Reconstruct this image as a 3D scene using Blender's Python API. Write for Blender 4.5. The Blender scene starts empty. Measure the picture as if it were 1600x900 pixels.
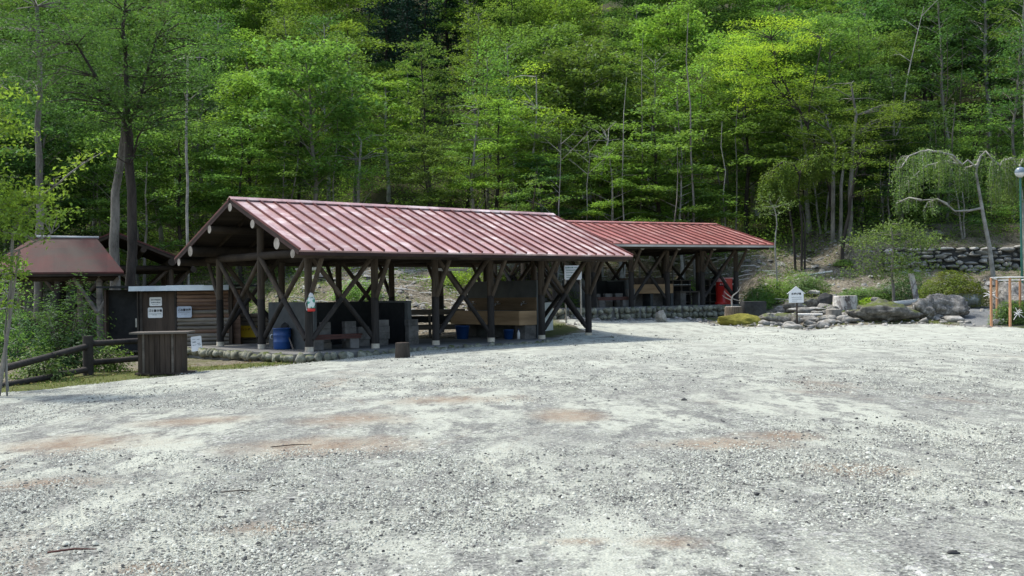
import bpy, bmesh, math, random
import numpy as np
from mathutils import Vector, Matrix, noise
from math import sin, cos, pi, radians, atan2, sqrt

SC = bpy.context.scene
COL = SC.collection
random.seed(7)
RNG = np.random.default_rng(7)

# ------------------------------------------------------------------ camera
F_PX, Y_HOR, ROLL, CAM_Z = 1650.0, 456.6, -0.0148, 1.68
pitch = math.atan((Y_HOR - 450) / F_PX)
fwd = Vector((0, cos(pitch), sin(pitch))); rt = Vector((1, 0, 0)); up = Vector((0, -sin(pitch), cos(pitch)))
a_ = math.atan(ROLL)
rt2 = rt * cos(a_) + up * sin(a_); up2 = up * cos(a_) - rt * sin(a_)
cd = bpy.data.cameras.new('camera'); cam = bpy.data.objects.new('camera', cd); COL.objects.link(cam)
cam.matrix_world = Matrix(((rt2.x, up2.x, -fwd.x, 0), (rt2.y, up2.y, -fwd.y, 0), (rt2.z, up2.z, -fwd.z, CAM_Z), (0, 0, 0, 1)))
cd.sensor_width = 36; cd.lens = F_PX / 1600 * 36; cd.clip_start = 0.1; cd.clip_end = 1000
SC.camera = cam

# ------------------------------------------------------------------ light
SUN_EL, SUN_AZ = radians(61), radians(-62)          # azimuth from +Y towards +X
w = bpy.data.worlds.new('World'); SC.world = w; w.use_nodes = True
nt = w.node_tree; nt.nodes.clear()
sky = nt.nodes.new('ShaderNodeTexSky'); sky.sky_type = 'NISHITA'; sky.sun_disc = False
sky.sun_elevation = SUN_EL; sky.sun_rotation = SUN_AZ; sky.air_density = 1.3; sky.dust_density = 2.5
bg = nt.nodes.new('ShaderNodeBackground'); bg.inputs[1].default_value = 0.15
ow = nt.nodes.new('ShaderNodeOutputWorld'); nt.links.new(sky.outputs[0], bg.inputs[0]); nt.links.new(bg.outputs[0], ow.inputs[0])
sd = bpy.data.lights.new('sun', 'SUN'); sd.energy = 2.7; sd.angle = radians(3); sd.color = (1, .975, .9)
sun = bpy.data.objects.new('sun', sd); COL.objects.link(sun)
sdir = Vector((sin(SUN_AZ) * cos(SUN_EL), cos(SUN_AZ) * cos(SUN_EL), sin(SUN_EL)))
sun.rotation_euler = sdir.to_track_quat('Z', 'Y').to_euler(); sun.location = (0, 0, 60)
vs = SC.view_settings; vs.view_transform = 'Standard'; vs.look = 'None'; vs.exposure = 0.78; vs.gamma = 1; vs.use_curve_mapping = False
SC.cycles.max_bounces = 6; SC.cycles.transmission_bounces = 4; SC.cycles.diffuse_bounces = 4; SC.cycles.glossy_bounces = 2

# ------------------------------------------------------------------ helpers
def at(px, py, D):
    """point of the place seen at photo pixel (px,py) at forward distance D"""
    u, v = px - 800, 450 - py
    d = fwd * F_PX + rt2 * u + up2 * v
    return Vector((0, 0, CAM_Z)) + d * (D / d.y)

def smooth(x, a, b):
    t = np.clip((np.asarray(x, float) - a) / (b - a), 0, 1); return t * t * (3 - 2 * t)

class MB:
    def __init__(s): s.v = []; s.f = []; s.m = []; s.sm = []
    def add(s, vs_, fs, mi=0, sm=False):
        o = len(s.v); s.v += [tuple(p) for p in vs_]
        for f in fs: s.f.append(tuple(i + o for i in f)); s.m.append(mi); s.sm.append(sm)
    def box(s, c, d, rz=0, mi=0, R=None, jit=0):
        hx, hy, hz = d[0] / 2, d[1] / 2, d[2] / 2
        M = R if R is not None else Matrix.Rotation(rz, 3, 'Z')
        P = [Vector(c) + M @ Vector((x * hx + random.uniform(-jit, jit), y * hy + random.uniform(-jit, jit), z * hz + random.uniform(-jit, jit))) for z in (-1, 1) for y in (-1, 1) for x in (-1, 1)]
        s.add(P, [(0, 2, 3, 1), (4, 5, 7, 6), (0, 1, 5, 4), (2, 6, 7, 3), (0, 4, 6, 2), (1, 3, 7, 5)], mi)
    def tube(s, pts, rad, n=8, mi=0, caps=True, capmi=None, wob=0.0):
        pts = [Vector(p) for p in pts]; R = []
        if not hasattr(rad, '__len__'): rad = [rad] * len(pts)
        ref = None
        for i, p in enumerate(pts):
            t = (pts[min(i + 1, len(pts) - 1)] - pts[max(i - 1, 0)]).normalized()
            if ref is None: ref = Vector((0, 0, 1)) if abs(t.z) < .9 else Vector((1, 0, 0))
            x = ref.cross(t).normalized(); y = t.cross(x).normalized(); ref = y
            ref = t.cross(x).normalized()
            R.append([p + (x * cos(2 * pi * k / n) + y * sin(2 * pi * k / n)) * rad[i] * (1 + wob * random.uniform(-1, 1)) for k in range(n)])
            ref = Vector(y)
        V = [q for r in R for q in r]; Fs = []
        for i in range(len(pts) - 1):
            for k in range(n):
                k2 = (k + 1) % n; Fs.append((i * n + k, i * n + k2, (i + 1) * n + k2, (i + 1) * n + k))
        s.add(V, Fs, mi, True)
        if caps:
            cm = mi if capmi is None else capmi
            s.add(R[0], [tuple(range(n))[::-1]], cm); s.add(R[-1], [tuple(range(n))], cm)
    def prism(s, poly, a, b, f, mi=0):
        """poly: 2D points; f(x,y,t)->3D; extruded t=a..b"""
        n = len(poly); V = [f(x, y, a) for x, y in poly] + [f(x, y, b) for x, y in poly]
        s.add(V, [tuple(range(n))[::-1], tuple(range(n, 2 * n))] + [(i, (i + 1) % n, n + (i + 1) % n, n + i) for i in range(n)], mi)
    def lathe(s, prof, c=(0, 0, 0), n=20, mi=0):
        V = [(c[0] + r * cos(2 * pi * k / n), c[1] + r * sin(2 * pi * k / n), c[2] + z) for r, z in prof for k in range(n)]
        Fs = [(i * n + k, i * n + (k + 1) % n, (i + 1) * n + (k + 1) % n, (i + 1) * n + k) for i in range(len(prof) - 1) for k in range(n)]
        s.add(V, Fs, mi, True)
    def rock(s, c, r, seed=0, sub=2, rough=.12, mi=0, sm=True, rz=None, npts=16):
        rr = random.Random(seed * 7.13 + c[0] * 31 + c[1] * 17 if seed == 0 else seed)
        bm = bmesh.new()
        for k in range(npts):
            z = rr.uniform(-1, 1); t = rr.uniform(0, 2 * pi); q = sqrt(1 - z * z); e = rr.uniform(.82, 1.05)
            bm.verts.new((q * cos(t) * e, q * sin(t) * e, z * e))
        h = bmesh.ops.convex_hull(bm, input=bm.verts)
        bmesh.ops.delete(bm, geom=[g for g in h['geom_interior'] if isinstance(g, bmesh.types.BMVert)], context='VERTS')
        if sub:
            bmesh.ops.triangulate(bm, faces=bm.faces)
            for _ in range(sub):
                bmesh.ops.subdivide_edges(bm, edges=bm.edges, cuts=1, use_grid_fill=True, smooth=.12)
            off = Vector((rr.uniform(0, 50),) * 3)
            for v in bm.verts:
                v.co += v.co.normalized() * rough * (noise.fractal(v.co * 1.9 + off, .85, 2.1, 5)) + Vector((0, 0, .06 * rough * 8 * (round(v.co.z * 3 + noise.noise(v.co * 1.5)) / 3 - v.co.z)))
        ang = rr.uniform(0, pi) if rz is None else rz; M = Matrix.Rotation(ang, 3, 'Z')
        bm.verts.ensure_lookup_table()
        for i, v in enumerate(bm.verts): v.index = i
        V = [Vector(c) + M @ Vector((v.co.x * r[0], v.co.y * r[1], v.co.z * r[2])) for v in bm.verts]
        s.add(V, [tuple(v.index for v in f.verts) for f in bm.faces], mi, sm); bm.free()
    def build(s, name, mats, parent=None, loc=None):
        me = bpy.data.meshes.new(name); me.from_pydata(s.v, [], s.f)
        if not isinstance(mats, (list, tuple)): mats = [mats]
        for m_ in mats: me.materials.append(m_)
        me.polygons.foreach_set('material_index', s.m); me.polygons.foreach_set('use_smooth', s.sm); me.update()
        o = bpy.data.objects.new(name, me); COL.objects.link(o)
        if parent: o.parent = parent
        if loc is not None: o.location = loc
        return o

def quads_obj(name, V, mat, parent=None, k=4):
    """V: (N,k,3) array of separate faces"""
    V = np.asarray(V, dtype=np.float32); N = V.shape[0]
    me = bpy.data.meshes.new(name)
    me.vertices.add(N * k); me.vertices.foreach_set('co', V.reshape(-1))
    me.loops.add(N * k); me.loops.foreach_set('vertex_index', np.arange(N * k, dtype=np.int32))
    me.polygons.add(N); me.polygons.foreach_set('loop_start', np.arange(0, N * k, k, dtype=np.int32))
    me.polygons.foreach_set('loop_total', np.full(N, k, dtype=np.int32))
    me.update(calc_edges=True); me.materials.append(mat)
    o = bpy.data.objects.new(name, me); COL.objects.link(o)
    if parent: o.parent = parent
    return o

def leaves(C, size, tilt=.5, wid=.5, nrm=None):
    """diamond leaves round centres C"""
    N = len(C); size = np.broadcast_to(np.asarray(size, float), (N,)) * RNG.uniform(.6, 1.3, N)
    n = RNG.normal(0, tilt, (N, 3)); n[:, 2] += 1
    if nrm is not None: n = n * .6 + nrm
    n /= np.linalg.norm(n, axis=1)[:, None]
    a = RNG.normal(size=(N, 3)); a -= (a * n).sum(1)[:, None] * n; a /= np.linalg.norm(a, axis=1)[:, None]
    b = np.cross(n, a); s = size[:, None]
    fold = n * s * .12
    return np.stack([C - a * s * .5, C + b * s * wid * .5 + fold, C + a * s * .5, C - b * s * wid * .5 + fold], 1)

def empty(name, loc=(0, 0, 0), rz=0):
    o = bpy.data.objects.new(name, None); COL.objects.link(o); o.location = loc; o.rotation_euler = (0, 0, rz); o.empty_display_size = .3
    return o
def T(o, label, cat, group=None, kind=None):
    o['label'] = label; o['category'] = cat
    if group: o['group'] = group
    if kind: o['kind'] = kind
    return o
def S(o, label=None, cat=None, kind='structure'):
    o['kind'] = kind
    if label: o['label'] = label
    if cat: o['category'] = cat
    return o

# ------------------------------------------------------------------ materials
def nodes(name):
    m = bpy.data.materials.new(name); m.use_nodes = True; t = m.node_tree; t.nodes.clear()
    return m, t, (lambda k, **kw: _n(t, k, **kw))
def _n(t, k, **kw):
    n = t.nodes.new('ShaderNode' + k)
    for a, b in kw.items(): setattr(n, a, b)
    return n
def rampn(t, stops, src):
    r = t.nodes.new('ShaderNodeValToRGB'); e = r.color_ramp.elements
    while len(e) < len(stops): e.new(.5)
    for el, (p, c) in zip(e, stops): el.position = p; el.color = (c[0], c[1], c[2], 1) if hasattr(c, '__len__') else (c, c, c, 1)
    t.links.new(src, r.inputs[0]); return r.outputs[0]
def mixc(t, f, a, b, mode='MIX'):
    m = t.nodes.new('ShaderNodeMix'); m.data_type = 'RGBA'; m.blend_type = mode
    for sock, v in ((m.inputs[0], f), (m.inputs[6], a), (m.inputs[7], b)):
        if isinstance(v, bpy.types.NodeSocket): t.links.new(v, sock)
        else: sock.default_value = v if not hasattr(v, '__len__') else (v[0], v[1], v[2], 1)
    return m.outputs[2]
def noisen(t, scale, detail=4, rough=.55, vec=None, dist=0):
    n = t.nodes.new('ShaderNodeTexNoise'); n.inputs['Scale'].default_value = scale; n.inputs['Detail'].default_value = detail
    n.inputs['Roughness'].default_value = rough; n.inputs['Distortion'].default_value = dist
    if vec is not None: t.links.new(vec, n.inputs['Vector'])
    return n.outputs[0]
def mapn(t, src, scale=(1, 1, 1), rot=(0, 0, 0)):
    m = t.nodes.new('ShaderNodeMapping'); m.inputs['Scale'].default_value = scale; m.inputs['Rotation'].default_value = rot
    t.links.new(src, m.inputs[0]); return m.outputs[0]
def finish(t, color, rough, height=None, bump=.3, dist=.02, metallic=0, spec=.3):
    p = t.nodes.new('ShaderNodeBsdfPrincipled'); o = t.nodes.new('ShaderNodeOutputMaterial')
    for sock, v in ((p.inputs['Base Color'], color), (p.inputs['Roughness'], rough)):
        if isinstance(v, bpy.types.NodeSocket): t.links.new(v, sock)
        else: sock.default_value = v if not hasattr(v, '__len__') else (v[0], v[1], v[2], 1)
    p.inputs['Metallic'].default_value = metallic; p.inputs['Specular IOR Level'].default_value = spec
    if height is not None:
        b = t.nodes.new('ShaderNodeBump'); b.inputs['Strength'].default_value = bump; b.inputs['Distance'].default_value = dist
        t.links.new(height, b.inputs['Height']); t.links.new(b.outputs[0], p.inputs['Normal'])
    t.links.new(p.outputs[0], o.inputs[0]); return p

def M_simple(name, c1, c2, scale=6, rough=.8, bump=.3, stretch=(1, 1, 1), metallic=0, spec=.25, dist=.02, lo=.35, hi=.65):
    m, t, n = nodes(name); co = n('TexCoord').outputs['Object']
    v = mapn(t, co, stretch); h = noisen(t, scale, 6, .65, v)
    big = noisen(t, scale * .17, 3, .5, v)
    c = rampn(t, [(lo, c1), (hi, c2)], h)
    c = mixc(t, .5, c, rampn(t, [(.35, [x * .55 for x in c1]), (.65, [min(1, x * 1.25) for x in c2])], big))
    finish(t, c, rough, h, bump, dist, metallic, spec); return m

MAT = {}
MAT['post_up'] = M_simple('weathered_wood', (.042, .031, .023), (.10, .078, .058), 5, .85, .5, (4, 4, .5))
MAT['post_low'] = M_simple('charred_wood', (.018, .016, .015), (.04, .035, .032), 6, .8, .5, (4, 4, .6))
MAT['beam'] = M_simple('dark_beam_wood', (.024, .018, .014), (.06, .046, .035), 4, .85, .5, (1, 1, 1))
MAT['endgrain'] = M_simple('pale_end_grain', (.2, .18, .155), (.36, .335, .3), 14, .85, .3)
MAT['footing'] = M_simple('footing_concrete', (.4, .34, .26), (.62, .56, .45), 10, .9, .4)
MAT['concrete'] = M_simple('floor_concrete', (.11, .11, .1), (.2, .195, .185), 2.2, .85, .3)
MAT['blockwall'] = M_simple('soot_grey_wall', (.06, .066, .068), (.12, .127, .127), 2.5, .9, .3)
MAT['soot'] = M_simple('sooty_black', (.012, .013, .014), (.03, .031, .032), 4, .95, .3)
MAT['block'] = M_simple('concrete_block', (.09, .086, .08), (.19, .18, .17), 12, .9, .5)
MAT['plank_red'] = M_simple('red_brown_plank', (.07, .03, .025), (.13, .055, .045), 5, .7, .3, (.4, 4, 4))
MAT['plank'] = M_simple('grey_plank', (.07, .06, .05), (.15, .13, .11), 5, .85, .4, (.4, 5, 5))
MAT['plankv'] = M_simple('brown_board', (.034, .025, .02), (.085, .064, .05), 4, .85, .4, (6, 6, .5))
MAT['tanpanel'] = M_simple('tan_plywood', (.30, .195, .105), (.41, .28, .16), 3, .6, .1, (.5, .5, 4))
MAT['log'] = M_simple('brown_log', (.11, .065, .045), (.25, .16, .115), 6, .8, .5, (.5, 5, 5))
MAT['log_grey'] = M_simple('grey_log', (.13, .11, .09), (.28, .25, .21), 6, .85, .5, (.5, 5, 5))
MAT['rail'] = M_simple('dark_rail_log', (.022, .019, .017), (.06, .052, .045), 6, .85, .5)
MAT['bark'] = M_simple('grey_bark', (.1, .09, .075), (.26, .24, .21), 5, .9, .8, (5, 5, 1.2))
MAT['bark_pale'] = M_simple('pale_bark', (.2, .19, .165), (.38, .365, .33), 4, .85, .6, (3, 3, 3))
MAT['bark_dark'] = M_simple('dark_bark', (.025, .021, .018), (.065, .055, .045), 5, .9, .8, (5, 5, 1.2))
MAT['stump_bark'] = M_simple('stump_bark', (.07, .05, .038), (.26, .21, .16), 7, .9, 1., (5, 5, .5), dist=.05)
MAT['stump_top'] = M_simple('stump_cut_top', (.48, .44, .38), (.68, .64, .57), 7, .8, .3)
MAT['darkstone'] = M_simple('dark_stone', (.02, .021, .022), (.065, .066, .066), 6, .85, .5)
MAT['zinc'] = M_simple('galvanised_sheet', (.42, .46, .47), (.62, .66, .66), 3, .45, .1, metallic=.3, spec=.5)
MAT['white'] = M_simple('white_board', (.74, .75, .75), (.84, .85, .85), 4, .5, .05, spec=.4)
MAT['bluewhite'] = M_simple('bluish_board', (.4, .46, .58), (.55, .6, .68), 5, .5, .05)
MAT['yellow'] = M_simple('yellow_board', (.78, .5, .02), (.85, .58, .04), 4, .5, .05)
MAT['ink'] = M_simple('black_ink', (.02, .02, .025), (.03, .03, .035), 4, .6, 0)
MAT['greyink'] = M_simple('grey_ink', (.12, .14, .16), (.2, .22, .24), 30, .6, 0)
MAT['greenink'] = M_simple('green_ink', (.05, .16, .13), (.08, .22, .18), 30, .6, 0)
MAT['redink'] = M_simple('dark_red_ink', (.22, .07, .01), (.28, .09, .01), 30, .6, 0)
MAT['bluepl'] = M_simple('blue_plastic', (.012, .055, .2), (.018, .08, .27), 3, .4, .03, spec=.5)
MAT['red'] = M_simple('red_paint', (.5, .02, .018), (.62, .035, .025), 3, .35, .05, spec=.5)
MAT['pinkred'] = M_simple('faded_red_cap', (.62, .3, .3), (.7, .4, .4), 3, .4, .05)
MAT['steel'] = M_simple('steel', (.3, .3, .3), (.45, .45, .45), 8, .35, .05, metallic=.8)
MAT['green_metal'] = M_simple('green_painted_pole', (.02, .11, .085), (.03, .15, .115), 5, .4, .05, spec=.5)
MAT['globe'] = M_simple('smoked_globe', (.16, .2, .25), (.2, .25, .3), 3, .15, 0, spec=.6)
MAT['rope'] = M_simple('white_rope', (.65, .62, .58), (.85, .83, .8), 20, .9, .3)
MAT['orangepole'] = M_simple('orange_wood_pole', (.42, .19, .09), (.62, .33, .18), 6, .7, .4, (4, 4, .6))
MAT['driftwood'] = M_simple('bleached_log', (.42, .4, .36), (.68, .66, .6), 6, .85, .5, (.6, 4, 4))
MAT['fascia'] = M_simple('dark_red_fascia', (.02, .012, .011), (.04, .02, .018), 4, .7, .1)
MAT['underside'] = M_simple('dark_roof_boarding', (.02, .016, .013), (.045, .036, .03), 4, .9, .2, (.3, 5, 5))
MAT['fascia_pale'] = M_simple('pale_fascia', (.4, .39, .36), (.56, .54, .5), 3, .7, .1)

def M_roof(name, base, fade, scuff, lo, hi, rough=.42):
    m, t, n = nodes(name); co = n('TexCoord').outputs['Object']
    big = noisen(t, .35, 5, .6, co); st = noisen(t, 1.6, 5, .6, mapn(t, co, (.5, .9, .9)))
    c = rampn(t, [(.3, base), (.7, fade)], big)
    c = mixc(t, rampn(t, [(lo, 0), (hi, 1)], st), c, scuff)
    fine = noisen(t, 14, 4, .7, co)
    c = mixc(t, rampn(t, [(.55, 0), (.75, .4)], fine), c, [x * .5 for x in base])
    sp = n('SeparateXYZ'); t.links.new(co, sp.inputs[0]); cb = n('CombineXYZ')
    for i_, (off, st_) in enumerate(((.96, .452), (.3, 1.15))):        # each sheet between two seams weathers a little differently
        a1 = n('Math', operation='ADD'); a1.inputs[1].default_value = off; t.links.new(sp.outputs[i_], a1.inputs[0])
        a2 = n('Math', operation='DIVIDE'); a2.inputs[1].default_value = st_; t.links.new(a1.outputs[0], a2.inputs[0])
        a3 = n('Math', operation='FLOOR'); t.links.new(a2.outputs[0], a3.inputs[0]); t.links.new(a3.outputs[0], cb.inputs[i_])
    wn = n('TexWhiteNoise'); t.links.new(cb.outputs[0], wn.inputs['Vector'])
    c = mixc(t, 1, c, rampn(t, [(0, .8), (1, 1.22)], wn.outputs['Value']), 'MULTIPLY')
    stain = noisen(t, 2.2, 6, .7, mapn(t, co, (2.2, .35, .35)))
    c = mixc(t, rampn(t, [(.56, 0), (.7, .45)], stain), c, (.09, .045, .035))
    finish(t, c, rough, big, .08, .05, 0, .6); return m
MAT['roof1'] = M_roof('faded_sheen_pink_sheet', (.31, .165, .15), (.48, .30, .285), (.66, .54, .51), .5, .68)  # pale pink: real fading plus sky sheen painted into the colour
MAT['roof2'] = M_roof('red_sheet', (.29, .085, .072), (.40, .17, .15), (.48, .29, .26), .52, .75)
MAT['roof3'] = M_roof('shaded_rusty_sheet', (.05, .017, .012), (.17, .03, .022), (.06, .036, .025), .42, .62, .75)  # rust red, darkened to stand in for tree shade on this roof
MAT['seam'] = M_simple('shadowed_seam_metal', (.08, .022, .02), (.14, .045, .04), 5, .5, .05)  # ribs darker than the sheets, their shadow lines put in as colour
MAT['tilegrey'] = M_simple('pale_grey_roof', (.3, .31, .31), (.46, .47, .47), 5, .7, .1)

def M_rock(name, c1, c2, c3=None, moss=None, mossamt=.55, scale=3):
    m, t, n = nodes(name); co = n('TexCoord').outputs['Object']; g = n('NewGeometry')
    a = noisen(t, scale, 8, .7, co); b = noisen(t, scale * 5, 5, .7, co)
    c = rampn(t, [(.32, c1), (.52, c2), (.68, c3 or c2)], a)
    c = mixc(t, rampn(t, [(.5, 0), (.65, .5)], b), c, [x * .35 for x in c1])
    ri = g.outputs['Random Per Island']; c = mixc(t, 1, c, rampn(t, [(0, .7), (1, 1.25)], ri), 'MULTIPLY')
    if moss:
        sx = n('SeparateXYZ'); t.links.new(g.outputs['Normal'], sx.inputs[0])
        k = n('Math', operation='MULTIPLY'); t.links.new(sx.outputs[2], k.inputs[0]); t.links.new(noisen(t, scale * .8, 5, .6, co), k.inputs[1])
        c = mixc(t, rampn(t, [(mossamt - .15, 0), (mossamt + .03, 1)], k.outputs[0]), c, moss)
    finish(t, c, .9, a, .6, .06, 0, .2); return m
MAT['rock'] = M_rock('pale_rock', (.13, .125, .11), (.26, .25, .225), (.44, .43, .4))
MAT['rock_moss'] = M_rock('mossy_rock', (.06, .057, .05), (.16, .15, .13), (.38, .36, .32), (.09, .11, .025), .46)
MAT['rock_rough'] = M_rock('pitted_rock', (.06, .057, .05), (.2, .19, .17), (.42, .4, .37), None, .5, 6)
MAT['rock_green'] = M_rock('smooth_green_grey_rock', (.1, .115, .1), (.18, .2, .175), (.26, .27, .24))
MAT['wallstone'] = M_rock('river_stone', (.18, .175, .16), (.34, .33, .305), (.52, .51, .475))
MAT['edge_stone'] = M_rock('mossy_cobble', (.13, .13, .1), (.24, .24, .18), (.4, .39, .33), (.08, .1, .03), .5)
def M_peb():
    m, t, n = nodes('pebbles'); g = n('NewGeometry')
    c = rampn(t, [(0, (.05, .05, .048)), (.15, (.14, .14, .13)), (.45, (.285, .295, .25)), (.85, (.43, .44, .38)), (1, (.52, .53, .47))], g.outputs['Random Per Island'])
    finish(t, c, .9, None); return m
MAT['pebble'] = M_peb()
MAT['moss'] = M_simple('moss', (.13, .12, .02), (.26, .24, .045), 12, .95, 1., dist=.05)

def M_leaf(name, c, hue=.35, trans=.47, var=.5, yel=(.3, .3, .03)):
    m, t, n = nodes(name); g = n('NewGeometry'); oi = n('ObjectInfo'); co = n('TexCoord').outputs['Object']
    ri = g.outputs['Random Per Island']
    base = mixc(t, rampn(t, [(0, 0), (1, 1)], ri), [x * (1 - var) for x in c], [min(1, x * (1 + var)) for x in c])
    base = mixc(t, rampn(t, [(.42, 0), (.75, hue)], noisen(t, .55, 2, .5, co)), base, yel)
    hs = n('HueSaturation'); t.links.new(base, hs.inputs['Color'])
    for inp, lo, hi in (('Value', .75, 1.3), ('Hue', .492, .518)) if 'yellow' not in name else (('Value', 1.0, 1.2), ('Hue', .5, .51)):
        mr = n('MapRange'); mr.inputs['To Min'].default_value = lo; mr.inputs['To Max'].default_value = hi
        t.links.new(oi.outputs['Random'], mr.inputs['Value']); t.links.new(mr.outputs[0], hs.inputs[inp])
    base = hs.outputs[0]
    d = n('BsdfDiffuse'); tr = n('BsdfTranslucent'); gl = n('BsdfGlossy'); gl.inputs['Roughness'].default_value = .5
    t.links.new(base, d.inputs[0]); tc = mixc(t, 1, base, (1.3, 1.35, .8), 'MULTIPLY'); t.links.new(tc, tr.inputs[0])
    gl.inputs[0].default_value = (.75, .8, .8, 1)
    m1 = n('MixShader'); m1.inputs[0].default_value = trans; t.links.new(d.outputs[0], m1.inputs[1]); t.links.new(tr.outputs[0], m1.inputs[2])
    m2 = n('MixShader'); m2.inputs[0].default_value = .02; t.links.new(m1.outputs[0], m2.inputs[1]); t.links.new(gl.outputs[0], m2.inputs[2])
    o = n('OutputMaterial'); t.links.new(m2.outputs[0], o.inputs[0]); return m
LF = dict(lime=M_leaf('leaf_lime_green', (.17, .27, .045), .5, .5, .5, (.3, .37, .05)),
          mid=M_leaf('leaf_mid_green', (.12, .205, .05), yel=(.21, .28, .06)),
          fresh=M_leaf('leaf_fresh_green', (.16, .26, .05), yel=(.29, .36, .055)),
          bright=M_leaf('leaf_yellow_green', (.27, .38, .045), .5, .5, .4, (.42, .48, .05)),
          dark=M_leaf('leaf_dark_green', (.062, .12, .036), .3, yel=(.1, .165, .04)),
          conifer=M_leaf('needle_haze_blue_green', (.022, .055, .04), .2, .15, yel=(.03, .07, .045)),  # bluish tint painted in for distance haze
          grey=M_leaf('leaf_grey_green', (.14, .215, .065), .4, yel=(.22, .28, .09)),
          azalea=M_leaf('leaf_azalea', (.15, .22, .03), .5, .35, .5, (.32, .24, .03)),
          grass=M_leaf('grass_blade', (.11, .145, .04), .6, .4, .5, (.2, .18, .06)))

# lot gravel
def M_lot():
    m, t, n = nodes('lot_gravel'); co = n('TexCoord').outputs['Object']
    def cells(sc):
        vo = n('TexVoronoi'); vo.inputs['Scale'].default_value = sc; t.links.new(co, vo.inputs['Vector'])
        c = n('SeparateColor'); t.links.new(vo.outputs['Color'], c.inputs[0]); return vo, c
    vo, cell = cells(42); vo2, cell2 = cells(17)
    gritty = noisen(t, 26, 8, .85, mapn(t, co, (1.1, .8, 1)))
    grav = rampn(t, [(0, (.075, .074, .068)), (.2, (.175, .18, .158)), (.6, (.27, .28, .24)), (1, (.465, .48, .415))], cell.outputs[0])
    grav = mixc(t, rampn(t, [(.80, 0), (.84, 1)], cell2.outputs[0]), grav, rampn(t, [(0, (.09, .09, .088)), (1, (.48, .48, .44))], cell2.outputs[1]))
    grav = mixc(t, rampn(t, [(.52, 0), (.6, .8)], gritty), grav, (.06, .062, .06))
    fine = noisen(t, 75, 4, .8, co)
    sand = rampn(t, [(.35, (.29, .3, .25)), (.65, (.475, .49, .415))], fine)
    sand = mixc(t, rampn(t, [(.57, 0), (.64, .6)], gritty), sand, (.11, .11, .1))
    def grain(base, lo, hi, top, amt=.16):          # patch mask whose edge breaks up into grains
        k = n('Math', operation='MULTIPLY_ADD'); k.inputs[1].default_value = amt; t.links.new(gritty, k.inputs[0]); t.links.new(base, k.inputs[2])
        return rampn(t, [(lo + amt * .5, 0), (hi + amt * .5, top)], k.outputs[0])
    p1 = noisen(t, .34, 9, .72, mapn(t, co, (1.5, .55, 1), (0, 0, .2)), .5)
    c = mixc(t, grain(p1, .44, .56, .92), grav, sand)
    mid = noisen(t, 1.7, 8, .78, mapn(t, co, (1.3, .6, 1)))
    c = mixc(t, grain(mid, .49, .56, .85), c, mixc(t, cell.outputs[1], (.05, .052, .05), (.24, .24, .22)))
    p3 = noisen(t, .5, 8, .72, mapn(t, co, (1.3, .6, 1), (0, 0, -.3)), .5)
    c = mixc(t, grain(p3, .5, .58, .55), c, mixc(t, cell.outputs[1], (.08, .082, .076), (.29, .29, .26)))
    p2 = noisen(t, .24, 9, .74, mapn(t, co, (1.4, .7, 1), (0, 0, .15)), .6)
    best = None
    for (px, py, hw, hh_) in ((110, 690, 190, 15), (515, 698, 150, 15), (300, 655, 90, 8), (560, 655, 90, 12), (890, 650, 60, 14), (1120, 694, 130, 9), (1230, 680, 70, 8), (1045, 848, 80, 14), (905, 846, 60, 8), (420, 822, 90, 14), (60, 750, 120, 12), (1330, 730, 90, 10), (230, 885, 70, 14), (700, 625, 120, 8)):
        D0 = CAM_Z * F_PX / (py - (Y_HOR + ROLL * (px - 800))); p = at(px, py, D0); hx = hw / F_PX * D0; hy = hh_ * D0 * D0 / (CAM_Z * F_PX)
        mp = n('Mapping'); mp.vector_type = 'TEXTURE'; mp.inputs['Location'].default_value = (p.x, p.y, 0); mp.inputs['Scale'].default_value = (hx, hy, 99); t.links.new(co, mp.inputs[0])
        ln = n('VectorMath', operation='LENGTH'); t.links.new(mp.outputs[0], ln.inputs[0])
        if best is None: best = ln.outputs['Value']
        else: mm = n('Math', operation='MINIMUM'); t.links.new(best, mm.inputs[0]); t.links.new(ln.outputs['Value'], mm.inputs[1]); best = mm.outputs[0]
    e1 = n('Math', operation='MULTIPLY_ADD'); e1.inputs[1].default_value = 4.0; t.links.new(p2, e1.inputs[0]); t.links.new(best, e1.inputs[2])
    e2 = n('Math', operation='MULTIPLY_ADD'); e2.inputs[1].default_value = 1.6; t.links.new(gritty, e2.inputs[0]); t.links.new(e1.outputs[0], e2.inputs[2])
    kb = rampn(t, [(0, 0.0), (1, 1)], e2.outputs[0])
    sb = n('MapRange'); sb.inputs['From Min'].default_value = 3.95; sb.inputs['From Max'].default_value = 2.9; sb.inputs['To Max'].default_value = .72; t.links.new(e2.outputs[0], sb.inputs['Value'])
    kk = n('Math', operation='MULTIPLY'); t.links.new(sb.outputs[0], kk.inputs[0]); t.links.new(rampn(t, [(.36, .25), (.5, 1)], noisen(t, 7, 8, .85, co)), kk.inputs[1])
    c = mixc(t, kk.outputs[0], c, mixc(t, gritty, (.07, .045, .028), (.38, .275, .185)))
    c = mixc(t, grain(p2, .575, .66, .4, .22), c, mixc(t, gritty, (.1, .062, .035), (.36, .26, .18)))
    sp = n('SeparateXYZ'); t.links.new(co, sp.inputs[0])
    far = n('MapRange'); far.inputs['From Min'].default_value = 19; far.inputs['From Max'].default_value = 34; far.inputs['To Max'].default_value = .55
    t.links.new(sp.outputs[1], far.inputs['Value'])
    c = mixc(t, far.outputs[0], c, mixc(t, grain(mid, .5, .6, .8), (.465, .48, .41), (.29, .3, .25)))
    hh = n('Math', operation='ADD'); t.links.new(vo.outputs['Distance'], hh.inputs[0]); t.links.new(mid, hh.inputs[1])
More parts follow.
